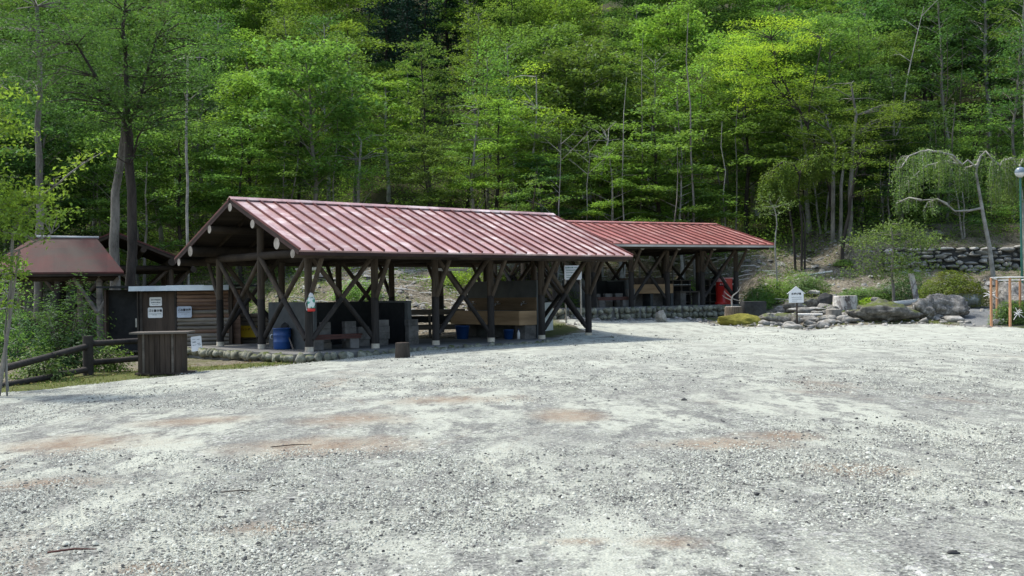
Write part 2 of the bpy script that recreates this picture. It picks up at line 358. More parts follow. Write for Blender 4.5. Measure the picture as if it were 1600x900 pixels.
    finish(t, c, .92, hh.outputs[0], .55, .02, 0, .15); return m
MAT['lot'] = M_lot()

def M_ground():
    m, t, n = nodes('hill_ground'); co = n('TexCoord').outputs['Object']
    at_ = n('Attribute'); at_.attribute_name = 'mask'; sc_ = n('SeparateColor'); t.links.new(at_.outputs['Color'], sc_.inputs[0])
    a = noisen(t, 1.1, 8, .7, co); b = noisen(t, 9, 6, .75, co)
    dirt = mixc(t, rampn(t, [(.4, 0), (.62, 1)], b), (.085, .07, .05), (.29, .26, .2))
    green = mixc(t, b, (.055, .066, .022), (.15, .165, .055))
    litter = mixc(t, b, (.025, .03, .014), (.08, .075, .04))
    gv = mixc(t, b, (.11, .115, .115), (.27, .275, .27))
    c = mixc(t, rampn(t, [(.52, 0), (.66, 1)], a), dirt, litter)
    gk = n('Math', operation='MULTIPLY_ADD'); gk.inputs[1].default_value = .9; t.links.new(a, gk.inputs[0]); t.links.new(sc_.outputs[0], gk.inputs[2])
    c = mixc(t, rampn(t, [(.75, 0), (.95, 1)], gk.outputs[0]), c, green)
    c = mixc(t, sc_.outputs[1], c, gv)
    c = mixc(t, sc_.outputs[2], c, litter)
    finish(t, c, .95, b, .9, .06, 0, .1); return m
MAT['ground'] = M_ground()

# ------------------------------------------------------------------ terrain
XH = [-60, -30, -13, -10, -8, -4, 0, 2, 4, 9, 11.5, 13, 40, 60]
YH = [52, 49, 46, 42, 41, 42.5, 46, 50, 54, 57, 53, 48.5, 47.5, 47.5]
HB = [0.2, 0.1, 0.0, 0.0, 0.1, .3, .5, .8, .95, .95, .95, .8, .5, .5]
def terr(X, Y):
    X = np.asarray(X, float); Y = np.asarray(Y, float)
    lot = -0.24 * smooth(-X, 1, 10) * smooth(Y, 5, 22)
    yh = np.interp(X, XH, YH); hb = np.interp(X, XH, HB)
    d = Y - yh
    wd = np.interp(X, [0, 2, 10, 12], [9, 19, 19, 9])
    rise = hb * smooth(d, -wd, 0)
    steep = np.interp(X, [-60, -8, 0, 14, 60], [.2, .27, .27, .26, .27])
    hill = np.where(d > 0, steep * np.minimum(d, 20) + .50 * np.clip(d - 20, 0, None), 0)
    # soft start
    hill = np.where((d > -1.5) & (d < 1.5), steep * (d + 1.5) ** 2 / 6, hill)
    terr_ = 0.95 * smooth(Y, 55.4, 55.9) * smooth(X, 16.5, 18.5) * smooth(-Y, -75, -60)
    z = lot + rise + hill + terr_
    return z
def tz(x, y): return float(terr(x, y))

LOT = [(-60, -12), (60, -12), (60, 36), (24, 37.5), (21.5, 39.3), (18.5, 41.2), (16.2, 42.6), (13.6, 42.4), (11.5, 42.3), (9.6, 42.2), (8.6, 43.8), (7.6, 46), (4.5, 44.6), (2.0, 43.4), (2.8, 38.6),
       (1.3, 36.4), (-1, 34.1), (-3.4, 31.6), (-5.2, 29.0), (-6.3, 27.9), (-8, 27.2), (-9.2, 24.8), (-10.3, 22.4), (-12, 20.2), (-20, 17.5), (-60, 16)]
LP = np.array(LOT)
def inlot(X, Y):
    X = np.asarray(X, float); Y = np.asarray(Y, float); ins = np.zeros(X.shape, bool); dm = np.full(X.shape, 1e9)
    for i in range(len(LP)):
        x1, y1 = LP[i]; x2, y2 = LP[(i + 1) % len(LP)]
        if y1 != y2: ins ^= ((y1 > Y) != (y2 > Y)) & (X < (x2 - x1) * (Y - y1) / (y2 - y1) + x1)
        L = (x2 - x1) ** 2 + (y2 - y1) ** 2; tt = np.clip(((X - x1) * (x2 - x1) + (Y - y1) * (y2 - y1)) / L, 0, 1)
        dm = np.minimum(dm, np.hypot(X - x1 - tt * (x2 - x1), Y - y1 - tt * (y2 - y1)))
    return np.where(ins, dm, -dm)
def n2(X, Y, s, o=0.0):
    return np.array([noise.fractal(Vector((x * s + o, y * s - o, o)), .8, 2.0, 4) for x, y in zip(np.ravel(X), np.ravel(Y))]).reshape(np.shape(X))

def grid(name, xs, ys, zf, mat, maskf=None):
    X, Y = np.meshgrid(xs, ys); Z = zf(X, Y); nx, ny = len(xs), len(ys)
    V = np.stack([X, Y, Z], -1).reshape(-1, 3)
    i = np.arange(ny - 1)[:, None] * nx + np.arange(nx - 1)[None]; Q = np.stack([i, i + 1, i + nx + 1, i + nx], -1).reshape(-1, 4)
    me = bpy.data.meshes.new(name); me.from_pydata(V.tolist(), [], Q.tolist()); me.materials.append(mat)
    me.polygons.foreach_set('use_smooth', [True] * len(Q))
    if maskf is not None:
        C = maskf(X, Y); at_ = me.attributes.new('mask', 'FLOAT_COLOR', 'POINT'); at_.data.foreach_set('color', C.reshape(-1).astype(np.float32))
    me.update(); o = bpy.data.objects.new(name, me); COL.objects.link(o); return o

def zg(X, Y):
    z = terr(X, Y); s = inlot(X, Y); nn = n2(X, Y, .5) * .10 + n2(X, Y, 1.6, 9) * .05
    hillamp = smooth(Y - np.interp(X, XH, YH), -2, 6)
    out = z + nn * (.35 + 2.6 * hillamp) - .02
    inn = z - .10
    return np.where(s > .25, inn, np.where(s > -.25, out * (1 - (s + .25) / .5) + inn * (s + .25) / .5, out))
def maskf(X, Y):
    g = np.zeros(X.shape); gv = np.zeros(X.shape); fl = np.zeros(X.shape)
    s = inlot(X, Y)
    g += smooth(-np.abs(s + 1.0), -1.8, 0) * .6                       # green fringe round the lot
    g += .35 * smooth(-X, 6, 9)
    path = smooth(-np.abs(X - np.interp(Y, [40, 43, 46, 50, 56], [18.6, 19.2, 20.5, 21, 24])), -1.5, -.9) * smooth(Y, 40.5, 42) * smooth(-Y, -50, -47)
    gv += path
    g += .5 * smooth(-np.hypot(X - 21.5, (Y - 39.5) * 1.6), -3.5, -1.5)
    ramp = smooth(X, 1, 3) * smooth(-X, -9, -7.5) * smooth(Y, 40, 42) * smooth(-Y, -47, -46)
    gv += .7 * ramp
    fl += smooth(Y - np.interp(X, XH, YH), 11, 17)
    C = np.stack([np.clip(g, 0, 1), np.clip(gv, 0, 1), np.clip(fl, 0, 1), np.ones(X.shape)], -1); return C
xs = np.concatenate([np.linspace(-110, -26, 30), np.linspace(-25, 30, 190), np.linspace(32, 110, 28)])
ys = np.concatenate([np.linspace(-15, 14, 10), np.linspace(15, 62, 150), np.linspace(63, 100, 38), np.linspace(102, 190, 30)])
S(grid('hillside_ground', xs, ys, zg, MAT['ground'], maskf))

# gravel lot sheet
bm = bmesh.new()
gx = np.arange(-36, 36.01, .6); gy = np.arange(-12, 48.01, .6)
bm.free()
def lot_sheet():
    pts = []
    X, Y = np.meshgrid(gx, gy); s = inlot(X, Y) + n2(X, Y, .9, 3) * .35 + n2(X, Y, 3, 5) * .12
    nx = len(gx); Z = terr(X, Y) + n2(X, Y, .18, 2) * .03 * smooth(s, .3, 3)
    idx = -np.ones(X.shape, int); V = []; F = []
    Z = np.where(s < .1, Z - .06, Z)
    for j in range(len(gy) - 1):
        for i in range(nx - 1):
            if max(s[j, i], s[j, i + 1], s[j + 1, i], s[j + 1, i + 1]) > 0:
                q = []
                for (b, a) in ((j, i), (j, i + 1), (j + 1, i + 1), (j + 1, i)):
                    if idx[b, a] < 0: idx[b, a] = len(V); V.append((X[b, a], Y[b, a], Z[b, a]))
                    q.append(int(idx[b, a]))
                F.append(q)
    me = bpy.data.meshes.new('gravel_lot'); me.from_pydata(V, [], F); me.materials.append(MAT['lot']); me.polygons.foreach_set('use_smooth', [True] * len(F)); me.update()
    o = bpy.data.objects.new('gravel_lot', me); COL.objects.link(o); return S(o)
lot_sheet()

# ------------------------------------------------------------------ open timber shelters
def shelter(loc, th, nb, bay, HW, ze, zr, a0, a1, b, roofm, label, brace_bays, back_braces, drop=0.35, band=1.5, footing=True, gable_detail=True,
            slab=True, fasc='fascia', stone=True, seam=.45, cat='picnic shelter', floor_m='concrete', slabdims=(.9, .9, .8, .8)):
    """origin: front row first post at floor level; x along the row, y to the back. heights above floor"""
    r = empty('picnic_shelter', loc, th); T(r, label, cat)
    L = nb * bay; W = 2 * HW
    sl = (zr - ze) / (HW + b)
    def zroof(v): return zr - abs(v - HW) * sl
    th_ = .05
    # roof sheets
    rp = MB(); 
    for sgn in (-1, 1):
        e = HW + sgn * (HW + b)
        P = [(-a0, HW, zr), (L + a1, HW, zr), (L + a1, e, ze), (-a0, e, ze)]
        nz = Vector((0, sgn * sl, 1)).normalized()
        top = [Vector(p) for p in P]; bot = [p - nz * th_ for p in top]
        V = top + bot
        F = [(0, 1, 2, 3), (7, 6, 5, 4), (1, 5, 6, 2), (2, 6, 7, 3), (0, 3, 7, 4)]
        if sgn == 1: F = [f[::-1] for f in F]
        rp.add(V, [F[0], F[3]], 0); rp.add(V, [F[1], F[2], F[4]], 1)
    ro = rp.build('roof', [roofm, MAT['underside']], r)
    sm = MB(); k = int((L + a0 + a1) / seam)
    for i in range(k + 1):
        x = -a0 + .02 + i * (L + a0 + a1 - .04) / k
        for sgn in (-1, 1):
            e = HW + sgn * (HW + b - .005); q = Vector((0, sgn * sl, 1)).normalized()
            m0 = Vector((x, HW + sgn * .03, zr - .03 * sl)); m1 = Vector((x, e, zroof(e)))
            c = (m0 + m1) / 2 + q * .03; d = (m1 - m0)
            ang = atan2(d.z, d.y); R = Matrix.Rotation(ang, 3, 'X')
            sm.box(c + Vector((random.uniform(-.008, .008), 0, random.uniform(-.006, .004))), (.04, d.length, .058), R=Matrix.Rotation(random.uniform(-.0022, .0022), 3, 'Z') @ R)
    sm.build('roof_seams', [MAT['seam']], ro)
    cp = MB(); cp.prism([(-.14, -.14 * sl + .06), (0, .085), (.14, -.14 * sl + .06), (.14, -.14 * sl + .035), (0, .06), (-.14, -.14 * sl + .035)], -a0 - .02, L + a1 + .02, lambda x, y, t: (t, HW + x, zr + y))
    cp.build('ridge_cap', [roofm], ro)
    fa = MB()
    for sgn in (-1, 1):
        e = HW + sgn * (HW + b - .03)
        fa.box(((L + a1 - a0) / 2, e, zroof(e) - .105), (L + a0 + a1 - .06, .03, .085), 0)
    for x in (-a0 + .02, L + a1 - .02):
        for sgn in (-1, 1):
            m0 = Vector((x, HW + sgn * .02, zr - .14)); m1 = Vector((x, HW + sgn * (HW + b - .05), zroof(HW + HW + b - .05) - .14)); d = m1 - m0
            fa.box((m0 + m1) / 2 + Vector((0, 0, .035)), (.03, d.length, .09), R=Matrix.Rotation(atan2(d.z, d.y), 3, 'X'))
    fa.build('fascia', [MAT[fasc]], ro)
    raf = MB()
    n_r = nb * 2
    for i in range(n_r + 1):
        x = i * L / n_r
        for sgn in (-1, 1):
            m0 = Vector((x, HW + sgn * .05, zr - .12)); m1 = Vector((x, HW + sgn * (HW + b - .12), zroof(HW + HW + b - .12) - .12)); d = m1 - m0
            raf.box((m0 + m1) / 2, (.06, d.length, .1), R=Matrix.Rotation(atan2(d.z, d.y), 3, 'X'))
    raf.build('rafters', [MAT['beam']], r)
    # purlins
    for v, rr in ((HW, .125), (HW - .5 * HW, .125), (HW + .5 * HW, .125), (0.0, .165), (W, .165), (-.88, .12), (W + .88, .12)):
        m = MB(); z = zroof(v) - .115 - rr
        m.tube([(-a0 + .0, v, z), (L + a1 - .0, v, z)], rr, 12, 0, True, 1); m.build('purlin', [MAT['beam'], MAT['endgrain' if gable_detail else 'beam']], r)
    zt = zroof(0) - .12 - .27 - .13      # tie beams under plates
    tied = []
    for k_ in range(nb + 1):
        x = k_ * bay
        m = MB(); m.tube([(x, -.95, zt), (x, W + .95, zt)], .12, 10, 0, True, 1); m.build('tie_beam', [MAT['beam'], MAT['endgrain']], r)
    zp = zt + .02
    def post(x, v, top, low=band, rad=.115):
        m = MB(); z0 = .14 if footing else 0
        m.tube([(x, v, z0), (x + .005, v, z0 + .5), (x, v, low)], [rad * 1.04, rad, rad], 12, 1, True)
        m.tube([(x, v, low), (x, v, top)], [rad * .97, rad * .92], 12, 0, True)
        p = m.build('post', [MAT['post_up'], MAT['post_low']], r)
        if footing:
            f = MB(); f.tube([(x, v, -.0), (x, v, .15)], [.125, .118], 12, 0); f.build('footing', [MAT['footing']], p)
    for k_ in range(nb + 1):
        post(k_ * bay, 0, zp); post(k_ * bay, W, zp)
    for k_ in (0, nb): post(k_ * bay, HW, zroof(HW) - .35)
    if nb > 3: 
        for k_ in range(1, nb):
            m = MB(); m.tube([(k_ * bay, HW, zt + .1), (k_ * bay, HW, zroof(HW) - .3)], .09, 8); m.build('king_post', [MAT['post_up']], r)
    def brace(A, B, rad=.075):
        m = MB(); A = Vector(A); B = Vector(B); s_ = max(.05, min(.95, (band - A.z) / (B.z - A.z)))
        M_ = A.lerp(B, s_)
        if s_ < .94: m.tube([A, M_], rad, 8, 1); m.tube([M_, B], rad * .97, 8, 0)
        else: m.tube([A, B], rad, 8, 1)
        m.build('brace', [MAT['post_up'], MAT['post_low']], r)
    for (rowv, off, bb) in ((0, -.06, brace_bays), (W, .06, back_braces)):
        for k_ in bb:
            x0 = k_ * bay; x1 = x0 + bay
            brace((x0 + .06, rowv + off, .35), (x1 - .06, rowv + off, zp - .05)); brace((x1 - .06, rowv - off, .35), (x0 + .06, rowv - off, zp - .05))
    for x in (0, L):
        for v0 in (0, HW):
            brace((x - .06, v0 + .06, .35), (x - .06, v0 + HW - .06, zp - .05)); brace((x + .06, v0 + HW - .06, .35), (x + .06, v0 + .06, zp - .05))
    for k_ in range(nb + 1):       # struts out to the eave purlin
        brace((k_ * bay, -.05, band - .05), (k_ * bay, -.86, zt + .0), .07)
        brace((k_ * bay, W + .05, band - .05), (k_ * bay, W + .86, zt + .0), .07)
    if slab:
        s0, s1, f0, f1 = slabdims
        m = MB(); m.box(((L + s1 - s0) / 2, (W + f1 - f0) / 2, -.45), (L + s0 + s1, W + f0 + f1, .9)); m.build('floor_slab', [MAT[floor_m]], r)
        if stone:
            m = MB(); i = 0
            def row(pa, pb, h):
                nonlocal i
                d = (Vector(pb) - Vector(pa)); n = int(d.length / .27)
                for q in range(n):
                    i += 1; p = Vector(pa) + d * (q + .5) / n; rr = random.uniform(.13, .19)
                    lay = int(max(1, h / .3))
                    for ly in range(lay):
                        m.rock((p.x + random.uniform(-.04, .04), p.y + random.uniform(-.04, .04), -.13 - ly * .26), (rr, rr, random.uniform(.12, .19)), i * 3 + ly + 1, 1, .1)
            hs = stone if isinstance(stone, (int, float)) and stone is not True else .3
            row((-s0 - .06, -f0, 0), (-s0 - .06, W + f1, 0), hs); row((-s0, -f0 - .06, 0), (L + s1, -f0 - .06, 0), hs)
            row((L + s1 + .06, -f0, 0), (L + s1 + .06, W * .5, 0), hs)
            m.build('stone_edging', [MAT['edge_stone']], r)
    return r

Z1 = 0.08
P1 = Vector((-5.757, 29.855, Z1)); TH1 = .7132; U1 = Vector((cos(TH1), sin(TH1), 0)); V1 = Vector((-sin(TH1), cos(TH1), 0))
def L1(u, v, z=0): return P1 + U1 * u + V1 * v + Vector((0, 0, z))
shelter(P1, TH1, 5, 2.229, 2.8185, 2.815, 4.4855, .978, 1.015, 1.246, MAT['roof1'],
        'large open timber picnic shelter under the faded pink-red sheet roof, nearest the gravel lot', (0, 2, 4), (0, 2, 4), stone=.3, slabdims=(.9, .5, .75, .8))
P2 = Vector((5.249, 46.485, .96)); TH2 = .459; U2 = Vector((cos(TH2), sin(TH2), 0)); V2 = Vector((-sin(TH2), cos(TH2), 0))
def L2(u, v, z=0): return P2 + U2 * u + V2 * v + Vector((0, 0, z))
B2 = 1.917; OFF2 = -2 * B2
shelter(L2(OFF2, 0), TH2, 5, B2, 2.939, 2.73, 3.90, 1.1, 1.153, 1.353, MAT['roof2'],
        'farther open timber picnic shelter under the bright red sheet roof, on a raised stone platform', (0, 2, 4), (0, 1, 2, 3, 4), band=1.55, footing=False, fasc='fascia_pale',
        stone=.95, seam=.44, slabdims=(.7, .9, .9, .8))
# ground under the raised platform is the ramp of the terrain

# third shelter, gable towards the camera, behind the trash hut
shelter(Vector((-14.9, 46.2, .5)), radians(111), 3, 2.3, 2.3, 2.62, 3.95, .9, .9, .85, MAT['tilegrey'],
        'dark open timber shelter seen gable-on behind the log trash hut, with a grey roof', (0, 1), (0, 1), footing=False, stone=False, gable_detail=False, fasc='beam', slabdims=(.6, .6, .5, .5))

# small hipped rusty roof shelter at the far left
def hip_shelter():
    r = empty('roofed_gate', (-16.15, 38.6, -.05), radians(20)); T(r, 'small open shelter with a rusty red hipped roof at the far left edge behind shrubs', 'small shelter')
    X0, X1, y0, y1, ze, zr = -2.9, 1.85, -1.2, 1.4, 2.68, 3.98
    rp = MB()
    A = [(X0, y0, ze), (X1, y0, ze), (X1, y1, ze), (X0, y1, ze), (X0 + 1.7, .1, zr), (X1 - .95, .1, zr)]
    V = [Vector(p) for p in A] + [Vector(p) - Vector((0, 0, .06)) for p in A]
    rp.add(V, [(0, 1, 5, 4), (1, 2, 5), (2, 3, 4, 5), (3, 0, 4), (10, 11, 7, 6), (11, 8, 7), (11, 10, 9, 8), (10, 6, 9), (0, 6, 7, 1), (1, 7, 8, 2), (2, 8, 9, 3), (3, 9, 6, 0)])
    ro = rp.build('roof', [MAT['roof3']], r)
    m = MB(); m.tube([(X0 + 1.6, .1, zr + .02), (X1 - .85, .1, zr + .0)], .045, 8); m.build('ridge_cap', [MAT['tilegrey']], ro)
    m = MB(); m.box(((X0 + X1) / 2, y0 + .05, ze - .1), (X1 - X0 - .05, .05, .1)); m.build('fascia', [MAT['beam']], ro)
    for y in (y0 + .5, y1 - .5):
        m = MB(); m.tube([(X0 + .2, y, ze - .2), (X1 - .2, y, ze - .2)], .1, 8); m.build('beam', [MAT['beam']], r)
    for x in (X0 + .35, X0 + 1.15, X1 - .85, X1 - 1.55):
        for y in (y0 + .5, y1 - .5):
            if x in (X0 + 1.15, X1 - 1.55) and y < 0: continue
            m = MB(); m.tube([(x, y, -.3), (x, y, ze - .15)], .1, 10); m.build('post', [MAT['log_grey']], r)
    y = y0 + .45
    for xa, xb in ((X0 + .4, X0 + 1.2), (X1 - .9, X1 - 1.7), (X0 + .4, X0 - .1), (X1 - .9, X1 - .2)):
        m = MB(); m.tube([(xa, y, 1.2), (xb, y, ze - .2)], .07, 8); m.build('brace', [MAT['log_grey']], r)
    m = MB(); m.box(((X0 + X1) / 2, y1 - .5, .5), (X1 - X0 - .7, .06, 1.0)); m.build('back_panel', [MAT['plankv']], r)
hip_shelter()

# ------------------------------------------------------------------ text
def text(s, size, mat, parent, loc, rot, name='lettering', bold=.003):
    c = bpy.data.curves.new(name, 'FONT'); c.body = s; c.size = size; c.align_x = 'CENTER'; c.align_y = 'CENTER'; c.extrude = .001; c.offset = bold; c.resolution_u = 2
    o = bpy.data.objects.new(name, c); COL.objects.link(o)
    me = bpy.data.meshes.new_from_object(o.evaluated_get(bpy.context.evaluated_depsgraph_get())); bpy.data.objects.remove(o); bpy.data.curves.remove(c)
    me.materials.clear(); me.materials.append(mat); ob = bpy.data.objects.new(name, me); COL.objects.link(ob)
    ob.parent = parent; ob.location = loc; ob.rotation_euler = rot; return ob
def dashes(parent, x0, x1, z, h, y, mat, seed=1, name='small_print'):
    m = MB(); rr = random.Random(seed); x = x0
    while x < x1:
        w_ = rr.uniform(.5, 1.1) * h; m.box((x + w_ / 2, y, z + rr.uniform(-.1, .1) * h), (min(w_, x1 - x + .001), .002, h * rr.uniform(.6, 1))); x += w_ + h * .28
    return m.build(name, [mat], parent)
def board(name, w_, h, mat, parent, loc, rz=0, tilt=0, th=.012, rx=0):
    bmm = bmesh.new(); bmesh.ops.create_cube(bmm, size=1)
    for v in bmm.verts: v.co = Vector((v.co.x * w_, v.co.y * th, v.co.z * h))
    ed = [e for e in bmm.edges if abs((e.verts[0].co - e.verts[1].co).y) > th * .5]
    bmesh.ops.bevel(bmm, geom=ed, offset=min(w_, h) * .06, segments=3, affect='EDGES')
    me = bpy.data.meshes.new(name); bmm.to_mesh(me); bmm.free(); me.materials.append(mat); o = bpy.data.objects.new(name, me); COL.objects.link(o)
    o.parent = parent; o.location = loc; o.rotation_euler = (rx, tilt, rz); return o

# ------------------------------------------------------------------ log trash hut
def trash_hut():
    o = at(345, 541, 35.4); g = -.12
    r = empty('trash_hut', (-12.25, 35.6, g), radians(-1.5)); T(r, 'low log-walled trash hut with notices on its door and a pale metal-edged roof', 'hut')
    H = 2.08
    # log wall, front right : x from .95 to 3.1 ; board panel -.25..0.9 ; recess left -1.5..-.3
    m = MB(); n = 15
    for i in range(n):
        z = .1 + i * (H - .16) / (n - .5); rr = .072
        m.tube([(.98, .0 + random.uniform(-.01, .01), z), (1.9, random.uniform(-.012, .012), z + random.uniform(-.012, .012)), (2.72, random.uniform(-.01, .01), z)], [rr * random.uniform(.85, 1.1) for _ in range(3)], 10, 0 if i > n - 5 or random.random() < .35 else 1, True, 2)
    m.build('log_wall', [MAT['log'], MAT['log_grey'], MAT['endgrain']], r)
    m = MB()
    m.box((2.78, .02, H / 2), (.1, .12, H)); m.build('corner_post', [MAT['plankv']], r)
    m = MB(); 
    for i in range(6): m.box((2.95, .12, .2 + i * .33), (.24, .05, .318))
    m.build('side_boards', [MAT['log']], r)
    m = MB(); m.box((.66, 2.0, H / 2), (4.3, .08, H)); m.box((-1.5, 1.0, H / 2), (.08, 2.0, H)); m.box((2.83, 1.02, H / 2), (.08, 1.8, H)); m.build('wall', [MAT['plankv']], r)
    d = MB(); d.box((.35, -.02, 1.32), (1.12, .05, 1.32), mi=0); d.box((.35, -.05, .62), (1.12, .02, .05), mi=0); d.box((.35, -.02, .32), (1.12, .05, .56)); dd = d.build('door', [MAT['plankv']], r)
    f = MB(); f.box((.93, -.02, H / 2), (.07, .1, H)); f.box((-.24, -.02, H / 2), (.09, .1, H)); f.box((-.36, -.02, H / 2), (.05, .08, H)); f.build('door_frame', [MAT['rail']], r)
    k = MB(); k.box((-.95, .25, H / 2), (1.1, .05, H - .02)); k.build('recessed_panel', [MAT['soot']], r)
    k = MB(); k.box((-.5, .18, .95), (.05, .05, .3)); k.build('handle', [MAT['steel']], r)
    # roof
    ro = MB(); ro.box((.7, 1.0, H + .09), (4.7, 2.7, .06)); roo = ro.build('roof', [MAT['soot']], r)
    e = MB()
    for i in range(8):
        e.box((-.52 + .2 + i * .42, -.38, H + .02 + random.uniform(-.006, .006)), (.425, .02, .17 + random.uniform(-.01, .015)), R=Matrix.Rotation(radians(-10 + random.uniform(-3, 3)), 3, 'X'))
    e.build('metal_edge', [MAT['zinc']], roo)
    return r
hut = trash_hut()
HR = radians(-1.5)
def hutp(x, y, z): return Matrix.Rotation(HR, 4, 'Z') @ Vector((x, y, z)) + Vector((-12.25, 35.6, -.12))
def notice(p, w_, h, mat, label, big, bigsize, rz, lines, group=None, name='notice_board', inkm='ink', tilt=0, rx=0):
    r = board(name, w_, h, MAT[mat], None, p, rz, tilt, rx=rx); T(r, label, 'sign', group)
    if big: text(big, bigsize, MAT[inkm], r, (0, -.009, h * .17), (pi / 2, 0, 0))
    for i, (z, x0, x1, hh) in enumerate(lines): dashes(r, x0 * w_, x1 * w_, z * h, hh * h, -.008, MAT['greyink'], i + 3)
    return r
notice(hutp(.26, -.065, 1.66), .42, .3, 'white', 'upper small white notice with two faint printed rows on the hut door', None, 0, HR, [(.2, -.38, .4, .16), (-.1, -.38, .38, .14), (-.32, -.3, .2, .05)])
notice(hutp(.24, -.065, 1.29), .5, .35, 'white', 'lower white notice with bold black lettering on the hut door', 'ゴミ置き場', .092, HR, [(-.12, -.42, .4, .06), (-.22, -.2, .1, .05)])
notice(hutp(1.25, -.13, 1.30), .5, .38, 'bluewhite', 'bluish white notice with black lettering nailed on the log wall', 'ごみ置き場', .088, HR, [(-.02, -.42, .36, .05), (-.18, -.2, .2, .05)])

def log_bin():
    r = empty('log_bin', (-9.05, 36.35, .02), radians(-1)); T(r, 'low log-sided bin for bottles behind the shelter posts, with the yellow sign', 'bin')
    m = MB()
    for i in range(7):
        z = .1 + i * .15
        m.tube([(-.95, 0, z), (0, random.uniform(-.02, .02), z), (1.0, 0, z)], [.075, .07, .074], 10, 0, True, 1)
    m.build('log_wall', [MAT['log_grey'], MAT['endgrain']], r)
    m = MB(); m.box((-.98, -.06, .55), (.1, .1, 1.15)); m.box((1.02, -.06, .55), (.1, .1, 1.15)); m.build('corner_posts', [MAT['plankv']], r)
    m = MB(); m.box((0, .9, .5), (2.0, .06, 1.0)); m.box((-.97, .45, .5), (.06, .9, 1.0)); m.box((1.0, .45, .5), (.06, .9, 1.0)); m.build('wall', [MAT['plankv']], r)
log_bin()
notice(Vector((-9.08, 36.2, .47)), .62, .4, 'yellow', 'yellow sign with dark lettering on the low log bin', 'ペットボトル', .1, radians(-1), [], inkm='redink')
# bottles and bags on the bin
def bottle(p, label, m1='white', cap='bluepl', s=1.0, cat='bottle', group=None):
    m = MB(); m.lathe([(0, 0), (.045 * s, 0), (.045 * s, .17 * s), (.018 * s, .23 * s), (.018 * s, .26 * s), (0, .26 * s)], n=14)
    o = m.build('bottle', [MAT[m1]]); o.location = p; T(o, label, cat, group)
    c = MB(); c.lathe([(0, .255 * s), (.021 * s, .255 * s), (.021 * s, .285 * s), (0, .285 * s)], n=12); c.build('cap', [MAT[cap]], o); return o

# wide-topped wooden box by the fence
def box_stand():
    p = at(255, 583, 26.6); r = empty('wooden_box_stand', (p.x, p.y, tz(p.x, p.y)), radians(4)); T(r, 'dark slatted wooden box stand with a wide flat top at the lot edge', 'wooden stand')
    m = MB(); w_, d, h = 1.04, .6, .97
    n = 8
    for i in range(n):
        x = -w_ / 2 + (i + .5) * w_ / n
        m.box((x, -d / 2 + random.uniform(-.006, .006), h / 2 + .03), (w_ / n - .012, .03, h), mi=0); m.box((x, d / 2, h / 2 + .03), (w_ / n - .012, .03, h))
    for s_ in (-1, 1):
        for i in range(4): m.box((s_ * w_ / 2, -d / 2 + (i + .5) * d / 4, h / 2 + .03), (.03, d / 4 - .01, h))
    m.build('side_boards', [MAT['plankv']], r)
    m = MB(); m.box((-w_ / 2 + .13, -d / 2 - .03, h / 2 + .03), (.05, .03, h)); m.box((w_ / 2 - .2, -d / 2 - .03, h / 2 + .03), (.05, .03, h)); m.build('battens', [MAT['plank']], r)
    m = MB(); m.box((0, 0, h + .055), (1.42, .85, .045)); m.build('top', [MAT['plank']], r)
    m = MB(); m.box((.08, 0, .015), (1.36, .75, .04)); m.build('base_board', [MAT['plankv']], r)
box_stand()

# post and rail fence
def fence():
    pts = [at(-40, 585, 22.5), at(138, 583, 26.6), at(228, 574, 27.6)]
    zs = [tz(p.x, p.y) for p in pts]
    p0, p1, p2 = [Vector((p.x, p.y, z)) for p, z in zip(pts, zs)]
    r = empty('log_fence', p1); T(r, 'dark low log post-and-rail fence left of the wooden box stand', 'fence')
    for q, h, rad in ((p1, .98, .13), (p0, .8, .11), (p2, .85, .09)):
        m = MB(); q = q - p1; m.tube([(q.x, q.y, -.2), (q.x, q.y, h)], [rad, rad * .97], 12); m.build('post', [MAT['rail']], r)
    for A, B, ha, hb, rad in ((p0, p1, .30, .72, .085), (p0, p1, -.02, .14, .08), (p1, p2, .78, .8, .085), (p1, p2, .30, .34, .08)):
        m = MB(); A = A - p1; B = B - p1; mid = (A + B) / 2
        m.tube([(A.x, A.y, A.z + ha), (mid.x, mid.y, mid.z + (ha + hb) / 2), (B.x, B.y, B.z + hb)], [rad, rad * .9, rad * .95], 10); m.build('rail', [MAT['rail']], r)
fence()

# river-stone retaining wall, upper right
def stone_wall():
    m = MB(); k = 0
    y = 55.3
    for lay in range(5):
        x = 19.5
        while x < 33:
            w_ = random.choice((.25, .35, .5, .6, .75)) * random.uniform(.85, 1.15); h = random.uniform(.2, .36)
            z = 2.45 + lay * .245 + random.uniform(-.1, .1)
            k += 1; m.rock((x + w_ / 2, y - .15 + random.uniform(-.14, .1) + lay * .05, z), (w_ / 2 * 1.06, .3, h * random.uniform(.38, .6)), 900 + k, 1, .12, rz=random.uniform(-.25, .25)); x += w_ * random.uniform(.9, 1.06)
    x = 19.3
    while x < 33:
        w_ = random.uniform(.5, 1.0); k += 1
        m.rock((x + w_ / 2, y - .1, 3.6 + random.uniform(-.05, .07)), (w_ / 2, .34, .11), 900 + k, 1, .06, rz=random.uniform(-.1, .1)); x += w_ * .98
    o = m.build('stone_wall', [MAT['wallstone']]); T(o, 'long low retaining wall of stacked rounded river stones at the upper right', 'stone wall')
    c = MB(); c.box((26.5, 55.5, 3.0), (14, .4, 1.3)); c.build('backing', [MAT['darkstone']], o)
stone_wall()

